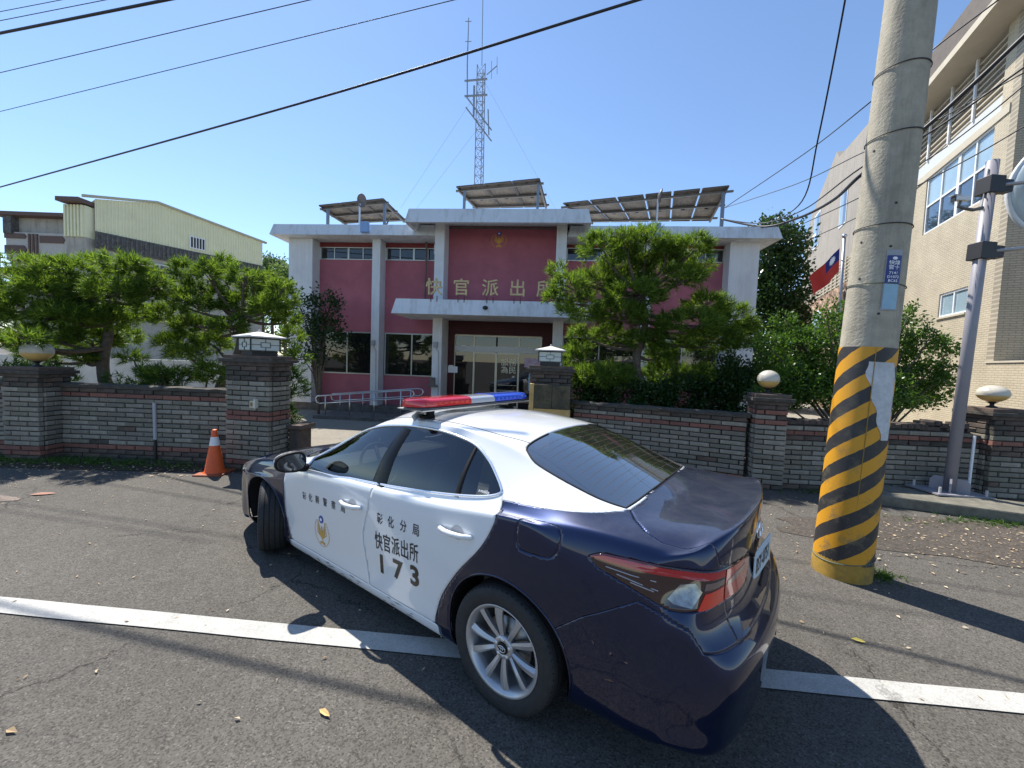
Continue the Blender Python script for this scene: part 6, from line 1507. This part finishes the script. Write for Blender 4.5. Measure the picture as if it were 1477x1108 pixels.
# striped wrap: helical yellow and black bands
sm = bpy.data.materials.new('hazard_wrap'); sm.use_nodes = True; n = sm.node_tree; L = n.links.new; b = n.nodes['Principled BSDF']; b.inputs['Roughness'].default_value = .55
tc = n.nodes.new('ShaderNodeTexCoord'); sx = n.nodes.new('ShaderNodeSeparateXYZ'); L(tc.outputs['Object'], sx.inputs[0])
def mth(op, a=None, b_=None):
    q = n.nodes.new('ShaderNodeMath'); q.operation = op
    for i, v in enumerate((a, b_)):
        if v is None: continue
        if isinstance(v, (int, float)): q.inputs[i].default_value = v
        else: L(v, q.inputs[i])
    return q.outputs[0]
ang = mth('ARCTAN2', sx.outputs[1], sx.outputs[0])
nz = n.nodes.new('ShaderNodeTexNoise'); nz.inputs['Scale'].default_value = 14; nz.inputs['Detail'].default_value = 5; L(tc.outputs['Object'], nz.inputs['Vector'])
PITCH = .28
v = mth('SUBTRACT', mth('DIVIDE', sx.outputs[2], PITCH), mth('MULTIPLY', ang, 1 / (2 * math.pi) * 4.0))
v = mth('ADD', v, mth('MULTIPLY', nz.outputs[0], .07)); fr_ = mth('FRACT', mth('ADD', v, 20.33)); st_ = mth('GREATER_THAN', fr_, .50)
ysel = n.nodes.new('ShaderNodeMix'); ysel.data_type = 'RGBA'; ysel.inputs[6].default_value = (.60, .28, .012, 1); ysel.inputs[7].default_value = (.028, .027, .028, 1); L(st_, ysel.inputs[0])
n2 = n.nodes.new('ShaderNodeTexNoise'); n2.inputs['Scale'].default_value = 5; n2.inputs['Detail'].default_value = 9; n2.inputs['Roughness'].default_value = .75; L(tc.outputs['Object'], n2.inputs['Vector'])
r_ = n.nodes.new('ShaderNodeMapRange'); r_.inputs[1].default_value = .52; r_.inputs[2].default_value = .64; r_.inputs[4].default_value = .75; L(n2.outputs[0], r_.inputs[0])
lowz = n.nodes.new('ShaderNodeMapRange'); lowz.inputs[1].default_value = 1.6; lowz.inputs[2].default_value = .15; lowz.inputs[3].default_value = .35; lowz.inputs[4].default_value = 1.0; L(sx.outputs[2], lowz.inputs[0])
wf = mth('MULTIPLY', r_.outputs[0], lowz.outputs[0])
wm = n.nodes.new('ShaderNodeMix'); wm.data_type = 'RGBA'; L(wf, wm.inputs[0]); L(ysel.outputs[2], wm.inputs[6]); wm.inputs[7].default_value = (.16, .135, .08, 1)
L(wm.outputs[2], b.inputs['Base Color'])
bp = n.nodes.new('ShaderNodeBump'); bp.inputs['Strength'].default_value = .25; bp.inputs['Distance'].default_value = .01; L(n2.outputs[0], bp.inputs['Height']); L(bp.outputs[0], b.inputs['Normal'])
g0 = atz(1224, 838, 0.0); BX, BY = 3.16, 3.70
topc = at(1310, 0, BY + .05); lean_x = (topc.x - BX) / topc.z
UP_ = thing('utility_pole', 'big concrete utility pole wrapped in yellow and black stripes behind the car boot', 'utility pole', (BX, BY, 0))
UP_.rotation_euler = (R(-.3), math.atan(lean_x), 0)
def rz_(z): return .222 - .0085 * z
MB().lathe([(rz_(0) + .006, -.1), (rz_(0) + .006, .10), (rz_(.2) + .004, .17)], 48, cap=False).build('painted_foot', mat('foot_yellow', (.36, .22, .035), .8, var=.2, scale=9, stain=(.09, .075, .05), stain_scale=4, stain_amt=.9), UP_, smooth=True)
MB().lathe([(rz_(z) + .004, z) for z in np.linspace(.16, 2.11, 12)], 64, cap=False).build('striped_wrap', sm, UP_, smooth=True)
MB().lathe([(rz_(z), z) for z in np.linspace(0, 9.5, 20)], 48).build('shaft', pole_c, UP_, smooth=True)
MB().tube([((rz_(1.1) + .005) * math.cos(R(-116)), (rz_(1.1) + .005) * math.sin(R(-116)), z) for z in (.17, 2.11)], .003, 4).build('wrap_seam', mat('seam', (.30, .18, .02), .6), UP_)
strap_m = mat('strap_green', (.10, .13, .11), .5, .3)
for z, t_, m_ in ((.18, .12, strap_m), (2.66, -.03, strap_m), (3.98, .05, mat('wire_dark', (.03, .03, .035), .6)), (3.18, .0, mat('wire_dark')), (4.55, .02, mat('wire_dark'))):
    MB().tube([((rz_(z) + .007) * math.cos(a), (rz_(z) + .007) * math.sin(a), z + t_ * .4 * math.cos(a)) for a in np.linspace(0, 2 * math.pi, 40)], .0045, 5, cap=False).build('strap', m_, UP_, smooth=True)
VIEW = math.atan2(-BY, -BX)     # side of the pole that faces the street
def on_pole(ang_, z, off=.004): r = rz_(z) + off; return Vector((r * math.cos(ang_), r * math.sin(ang_), z))
def pole_patch(name, a0, a1, z0, z1, m, off, parent=UP_, wav=None, n=10, k=8):
    vs_ = []
    for j in range(k + 1):
        for i in range(n + 1):
            s, t = i / n, j / k; e0, e1 = (wav(t) if wav else (0, 1)); s2 = e0 + (e1 - e0) * s; vs_.append(on_pole(a0 + (a1 - a0) * s2, z0 + (z1 - z0) * t, off))
    return MB().add(vs_, [(j * (n + 1) + i, j * (n + 1) + i + 1, (j + 1) * (n + 1) + i + 1, (j + 1) * (n + 1) + i) for j in range(k) for i in range(n)]).build(name, m, parent, smooth=True)
PA = VIEW + R(30)
blue_m = mat('plate_navy', (.02, .035, .18), .4); lb_m = mat('plate_lightblue', (.26, .42, .52), .45, var=.08, scale=20)
bpz = pole_patch('number_plate', PA - R(15), PA + R(15), 2.66, 2.90, blue_m, .010); pole_patch('blank_plate', PA - R(15), PA + R(14), 2.44, 2.655, lb_m, .009)
pole_patch('plate_backing', PA - R(17), PA + R(17), 2.43, 2.95, mat('backing_grey', (.30, .31, .33), .5), .006)
def pole_text(body, z, size, da=0.0, sx_=1.0):
    me = text_mesh(body, size, .0004)
    for v_ in me.vertices: q = on_pole(PA + da + v_.co.x * sx_ / rz_(z), z + v_.co.y, .0125); v_.co = q
    me.materials.append(white_print); return link('plate_lettering', me, bpz)
for body, z, s_, da in (('快\n官', 2.815, .040, -.10), ('線\n十', 2.815, .040, .10), ('7141', 2.748, .032, 0), ('D1072', 2.715, .030, 0), ('BC65', 2.682, .030, 0)): pole_text(body, z, s_, da)
c_ = [on_pole(PA + .028 * 3.2 * math.cos(a), 2.875 + .013 * math.sin(a), .0125) for a in np.linspace(0, 2 * math.pi, 20, endpoint=False)]
MB().add(c_, [tuple(range(20))]).build('plate_crest', white_print, bpz)
paper = mat('torn_paper', (.52, .53, .54), .8, var=.12, scale=22, stain=(.25, .25, .25), stain_scale=9, stain_amt=.5)
pole_patch('torn_bill', VIEW + R(2), VIEW + R(72), 1.30, 1.98, paper, .0075, wav=lambda t: (max(0, .62 - t * .72) + .04 * math.sin(t * 21), min(1, .98 - .45 * max(0, t - .8) * 5 * .35)), k=24)
for z, da in ((3.35, .35), (2.72, -.62), (3.05, -.75), (2.40, .2), (3.85, -.7), (2.98, .34)):
    MB().lathe([(.011, 0), (.008, .004), (0, .003)], 10, M=Matrix.Translation(on_pole(VIEW + da, z, .0)) @ Vector((math.cos(VIEW + da), math.sin(VIEW + da), 0)).to_track_quat('Z', 'Y').to_matrix().to_4x4()).build('bolt_hole', room_dark, UP_)
# ---------- mauve sign pole
mauve = mat('mauve_paint', (.27, .26, .285), .5, var=.08, scale=5, stain=(.16, .14, .15), stain_scale=5, stain_amt=.4)
SBx, SBy = at(1368, 712, 5.95).x, 5.95; tp = at(1433, 232, 5.95); hh = tp.z
SP = thing('mirror_pole', 'mauve steel pole carrying a round mirror and a small camera at the right edge', 'pole', (SBx, SBy, .16)); SP.rotation_euler = (0, math.atan((tp.x - SBx) / hh), 0)
MB().tube([(0, 0, 0), (0, 0, hh - .16)], .070, 24).build('shaft', mauve, SP, smooth=True)
MB().box(-.42, .42, -.25, .25, 0, .022).build('base_plate', mauve, SP)
for k in range(4):
    M_ = Matrix.Rotation(R(90 * k + 45), 4, 'Z') @ Matrix(((1, 0, 0, 0), (0, 0, -1, 0), (0, 1, 0, 0), (0, 0, 0, 1)))
    MB().prism([(.07, .02), (.21, .02), (.21, .16), (.17, .22), (.07, .22)], -.012, .012, M=M_).build('gusset', mauve, SP, fixn=True)
for sx_ in (-.34, .34):
    for sy_ in (-.19, .19): MB().tube([(sx_, sy_, .02), (sx_, sy_, .11)], .016, 8).build('anchor_bolt', mat('bolt_pale', (.45, .43, .42), .6), SP)
zc = lambda py: at(1420, py, 5.95).z - .16
z1_, z2_ = zc(268), zc(363)
mirror_c = Vector((1.10, -.34, (z1_ + z2_) / 2 + .50))
for z in (z1_, z2_):
    MB().box(-.10, .115, -.10, .10, z - .12, z + .12).build('clamp_box', iron, SP, bevel=.006)
    MB().box(.115, .26, -.07, .05, z - .085, z + .085).build('clamp_bracket', iron, SP, bevel=.004)
    MB().tube([(.1, -.05, z), (.72, -.16, z + .09)], .028, 10).build('mirror_arm', mat('arm_grey', (.35, .35, .36), .4, .6), SP, smooth=True)
MM = Matrix.Translation(mirror_c) @ Vector((-.62, -.78, -.05)).to_track_quat('Z', 'Y').to_matrix().to_4x4()
mr = MB().lathe([(.82, -.06), (.84, -.02), (.84, .03), (.82, .05), (.79, .045)], 48, M=MM, cap=False).build('mirror_rim', mat('mirror_rim_white', (.66, .68, .68), .5), SP, smooth=True)
MB().lathe([(.80 * math.sin(a), .03 + .80 * .16 * (math.cos(a))) for a in np.linspace(math.pi / 2, 0, 10)], 48, M=MM).build('mirror_face', mat('mirror_dull', (.42, .50, .52), .35, .1, coat=.5), mr, smooth=True)
MB().lathe([(.82, -.06), (.5, -.10), (0, -.12)], 40, M=MM).build('mirror_back', mat('mirror_rim_white'), mr, smooth=True)
tm = text_mesh('行', .12, .002); o = link('mirror_print', tm, mr); tm.materials.append(white_print); tm.transform(MM @ Matrix.Translation((-.50, .42, .09)))
cc = thing('cctv_camera', 'small white surveillance camera on a curved bracket on the mauve pole', 'camera', at(1386, 288, 5.85)); dlt = at(1416, 300, 5.93) - at(1386, 288, 5.85)
MB().box(-.10, .11, -.035, .035, -.02, .05).build('housing', mat('cctv_white', (.66, .68, .68), .4), cc, bevel=.012)
MB().box(-.115, -.098, -.03, .03, -.035, .035).build('front_glass', iron, cc); MB().box(-.13, -.02, -.045, .045, .05, .056).build('sun_shield', mat('cctv_white'), cc)
MB().tube([(0, 0, -.02), (-.03, 0, -.10), (.05, 0, -.12), (dlt.x * .6, dlt.y * .6, dlt.z * .8 - .06), (dlt.x, dlt.y, dlt.z + .0)], [.015, .018, .02, .024, .028], 8).build('bracket_arm', conc_dark, cc, smooth=True)
MB().tube([(dlt.x, dlt.y, dlt.z), (dlt.x + .02, dlt.y, dlt.z + .30), (dlt.x + .04, dlt.y, dlt.z + .55)], .008, 6).build('cable', mat('cable_pale', (.4, .37, .34), .6), cc)
t = thing('thin_pole', 'thin white pipe standing at the wall beside the mauve pole', 'pipe', (at(1398, 690, 6.1).x, 6.1, 0)); MB().tube([(0, 0, 0), (.02, 0, 1.0)], .018, 8).build('pipe', mat('decal_white'), t)
t = tag(MB().tube([(0, 0, .06), (.5, -.08, .07), (1.6, -.1, .06)], .055, 12).build('drain_pipe', mat('pale_pipe', (.42, .46, .46), .5, var=.2, scale=5), None, smooth=True, loc=(7.25, 5.45, 0)), 'pale plastic pipe lying on the ground at the right edge', 'pipe')
# ---------- traffic cone
cone_o = mat('cone_orange', (.72, .10, .012), .5, var=.1, scale=9); cx_, cy_ = -4.50, 6.07
t = thing('traffic_cone', 'orange traffic cone with one white band at the foot of the left gate pier', 'traffic cone', (cx_, cy_, 0), .1)
def cr(z): return .135 - .105 * z / .68
MB().box(-.20, .20, -.20, .20, .0, .03).build('base', mat('cone_base', (.30, .07, .02), .7, stain=(.04, .03, .02), stain_scale=6, stain_amt=.8), t, bevel=.012)
MB().lathe([(.155, .03), (cr(.04), .05), (cr(.44), .44)], 32, cap=False).build('lower_cone', cone_o, t, smooth=True)
MB().lathe([(cr(.44) + .002, .44), (cr(.57) + .002, .57)], 32, cap=False).build('white_band', mat('cone_white', (.72, .72, .70), .4), t, smooth=True)
MB().lathe([(cr(.57), .57), (cr(.67), .67), (.026, .68), (.018, .66)], 32, cap=False).build('cone_tip', cone_o, t, smooth=True)
# ---------- flag
fp = at(1212, 432, 10.5); ft = at(1218, 342, 10.5)
FP = thing('flag_pole', 'steel flag pole standing between the tall tree and the office building', 'flag pole', (fp.x, 10.5, 0))
MB().tube([(0, 0, 0), (0, 0, fp.z), (ft.x - fp.x, 0, ft.z)], .035, 10).build('shaft', mat('pole_grey', (.32, .33, .36), .4, .5), FP, smooth=True); MB().lathe([(0, -.06), (.05, -.03), (.06, 0), (.05, .03), (0, .06)], 12, o=(ft.x - fp.x, 0, ft.z + .03)).build('finial', steel, FP, smooth=True)
h0 = at(1211, 358, 10.45); h1 = at(1210, 392, 10.45); f0_ = at(1167, 408, 10.2)
nx, ny = 40, 22; vs_ = []; H_ = (h0.z - h1.z); Lf = 1.15
fd_ = Vector((-.62, -.10, -.62)).normalized()
for j in range(ny + 1):
    for i in range(nx + 1):
        s, t_ = i / nx, j / ny; p = h0.lerp(h1, t_) + fd_ * (Lf * s) * (1 - .12 * t_); p.y += .10 * math.sin(s * 9 + t_ * 1.5) * s; p.z += .03 * math.sin(s * 7 + 1) * s - .02 * math.sin(t_ * 5 + s * 8) * s; p.x += .03 * math.sin(s * 8 + t_ * 3) * s; vs_.append(p - h0)
flag = thing('flag', 'red flag with blue corner and white sun drooping from the flag pole', 'flag', h0)
fl_r = mat('flag_red', (.52, .035, .025), .8); fl_b = mat('flag_blue', (.012, .02, .17), .8)
red_f, blue_f = [], []
for j in range(ny):
    for i in range(nx): (blue_f if i < nx / 2 and j < ny / 2 else red_f).append((j * (nx + 1) + i, (j + 1) * (nx + 1) + i, (j + 1) * (nx + 1) + i + 1, j * (nx + 1) + i + 1))
o = MB().add(vs_, red_f).build('red_field', fl_r, flag, smooth=True); o2 = MB().add(vs_, blue_f).build('blue_canton', fl_b, flag, smooth=True)
def fpt(s, t_, off):
    i = min(nx - 1, int(s * nx)); j = min(ny - 1, int(t_ * ny)); a, b2, c2, d2 = (vs_[j * (nx + 1) + i], vs_[j * (nx + 1) + i + 1], vs_[(j + 1) * (nx + 1) + i], vs_[(j + 1) * (nx + 1) + i + 1]); u, w_ = s * nx - i, t_ * ny - j
    return (a * (1 - u) + b2 * u) * (1 - w_) + (c2 * (1 - u) + d2 * u) * w_ + Vector((0, off, 0))
sun_ = [fpt(.25 + (.13 if k % 2 == 0 else .085) * math.cos(math.pi * k / 12), .25 + (.19 if k % 2 == 0 else .125) * math.sin(math.pi * k / 12), -.006) for k in range(24)]
MB().add([fpt(.25, .25, -.006)] + sun_, [(0, 1 + k, 1 + (k + 1) % 24) for k in range(24)]).build('white_sun', white_print, flag)
# ---------- overhead wires
wire_m = mat('wire_black', (.018, .018, .022), .5)
def wire(label, pts, r, sag=0.0, name='overhead_wire', m=wire_m, group=None):
    P = [Vector(p) for p in pts]
    if len(P) == 2: P = [P[0].lerp(P[1], i / 24) - Vector((0, 0, sag * 4 * (i / 24) * (1 - i / 24))) for i in range(25)]
    else: P = [Vector(p) for p in smooth_poly([tuple(p) for p in P], 8, False)]
    o = MB().tube([p - P[0] for p in P], r, 6).build(name, m, None, smooth=True, loc=P[0]); return tag(o, label, 'wire', group)
def ext(a, b_, k0, k1): d = b_ - a; return a - d * k0, b_ + d * k1
def w2(pa, pb, z, k0=.4, k1=.5): return ext(atz(*pa, z), atz(*pb, z), k0, k1)
wire('uppermost overhead wire crossing the top left corner', w2((0, 17), (88, 0), 10.0, .6, 2.0), .008)
wire('second overhead wire from the top left corner', w2((0, 30), (152, 0), 10.0, .6, 1.2), .009)
wire('third overhead wire from the top left corner, a twisted bundle', w2((0, 48), (240, 0), 7.0, .5, .9), .022)
wire('fourth overhead wire at upper left, steep and black', w2((0, 105), (447, 0), 9.6, .4, .5), .010)
wire('fifth overhead wire running from left edge to the top middle', w2((0, 161), (655, 0), 9.6, .4, .35), .010)
a, b_ = atz(0, 270, 6.6), atz(920, 0, 6.6); m_ = atz(430, 150, 6.6)
wire('thickest overhead wire, crossing in front of the radio mast', [a + (a - m_) * .6, a, m_, b_, b_ + (b_ - m_) * .4], .02)
wire('near-vertical wire dropping from the top edge left of the utility pole', [atz(1221, -40, 6.5), atz(1219, 0, 6.4), at(1180, 200, 6.5), at(1157, 290, 8), at(1120, 318, 12.2)], .012)
s1 = at(1045, 300, 13.4)
wire('upper service wire from the station roof past the utility pole', [s1, at(1160, 222, 10), at(1252, 150, 7), at(1345, 72, 6.4), at(1440, 0, 5.5)], .012)
wire('long pale service wire just below the upper service wire', [s1, at(1150, 265, 10), at(1245, 220, 7.5), at(1300, 200, 6.8), at(1340, 180, 6.5), at(1477, 105, 5.5)], .009)
s2 = at(1040, 316, 13.2)
wire('heavy drooping cable from the station eave to the utility pole', [s2, at(1100, 327, 12.0), at(1150, 315, 10.5), at(1200, 290, 8.5), at(1245, 250, 6.6), at(1330, 188, 6.1), at(1400, 125, 5.7), at(1490, 40, 5.2)], .03)
wire('drooping cable just above the heaviest one', [s2, at(1100, 322, 12.0), at(1160, 302, 10.2), at(1245, 240, 6.7), at(1340, 192, 6.2), at(1490, 88, 5.4)], .014)
wire('thin cable crossing the office building below the heavy one', [at(1160, 322, 11), at(1240, 285, 8), at(1335, 232, 6.6), at(1420, 170, 6.0), at(1490, 112, 5.6)], .010)
wire('lowest thin cable in front of the office windows', [at(1168, 345, 11.5), at(1240, 312, 9), at(1335, 262, 7.0), at(1410, 222, 6.3), at(1490, 175, 5.8)], .010)
# emblem on the station wall
build_car.emblem(ST, 0, 0, .21, 1, 'wall_emblem', lambda a_, b2, off: Vector((7.0 + a_ * 1.15, .06 - off * 3, 5.78 + b2)))
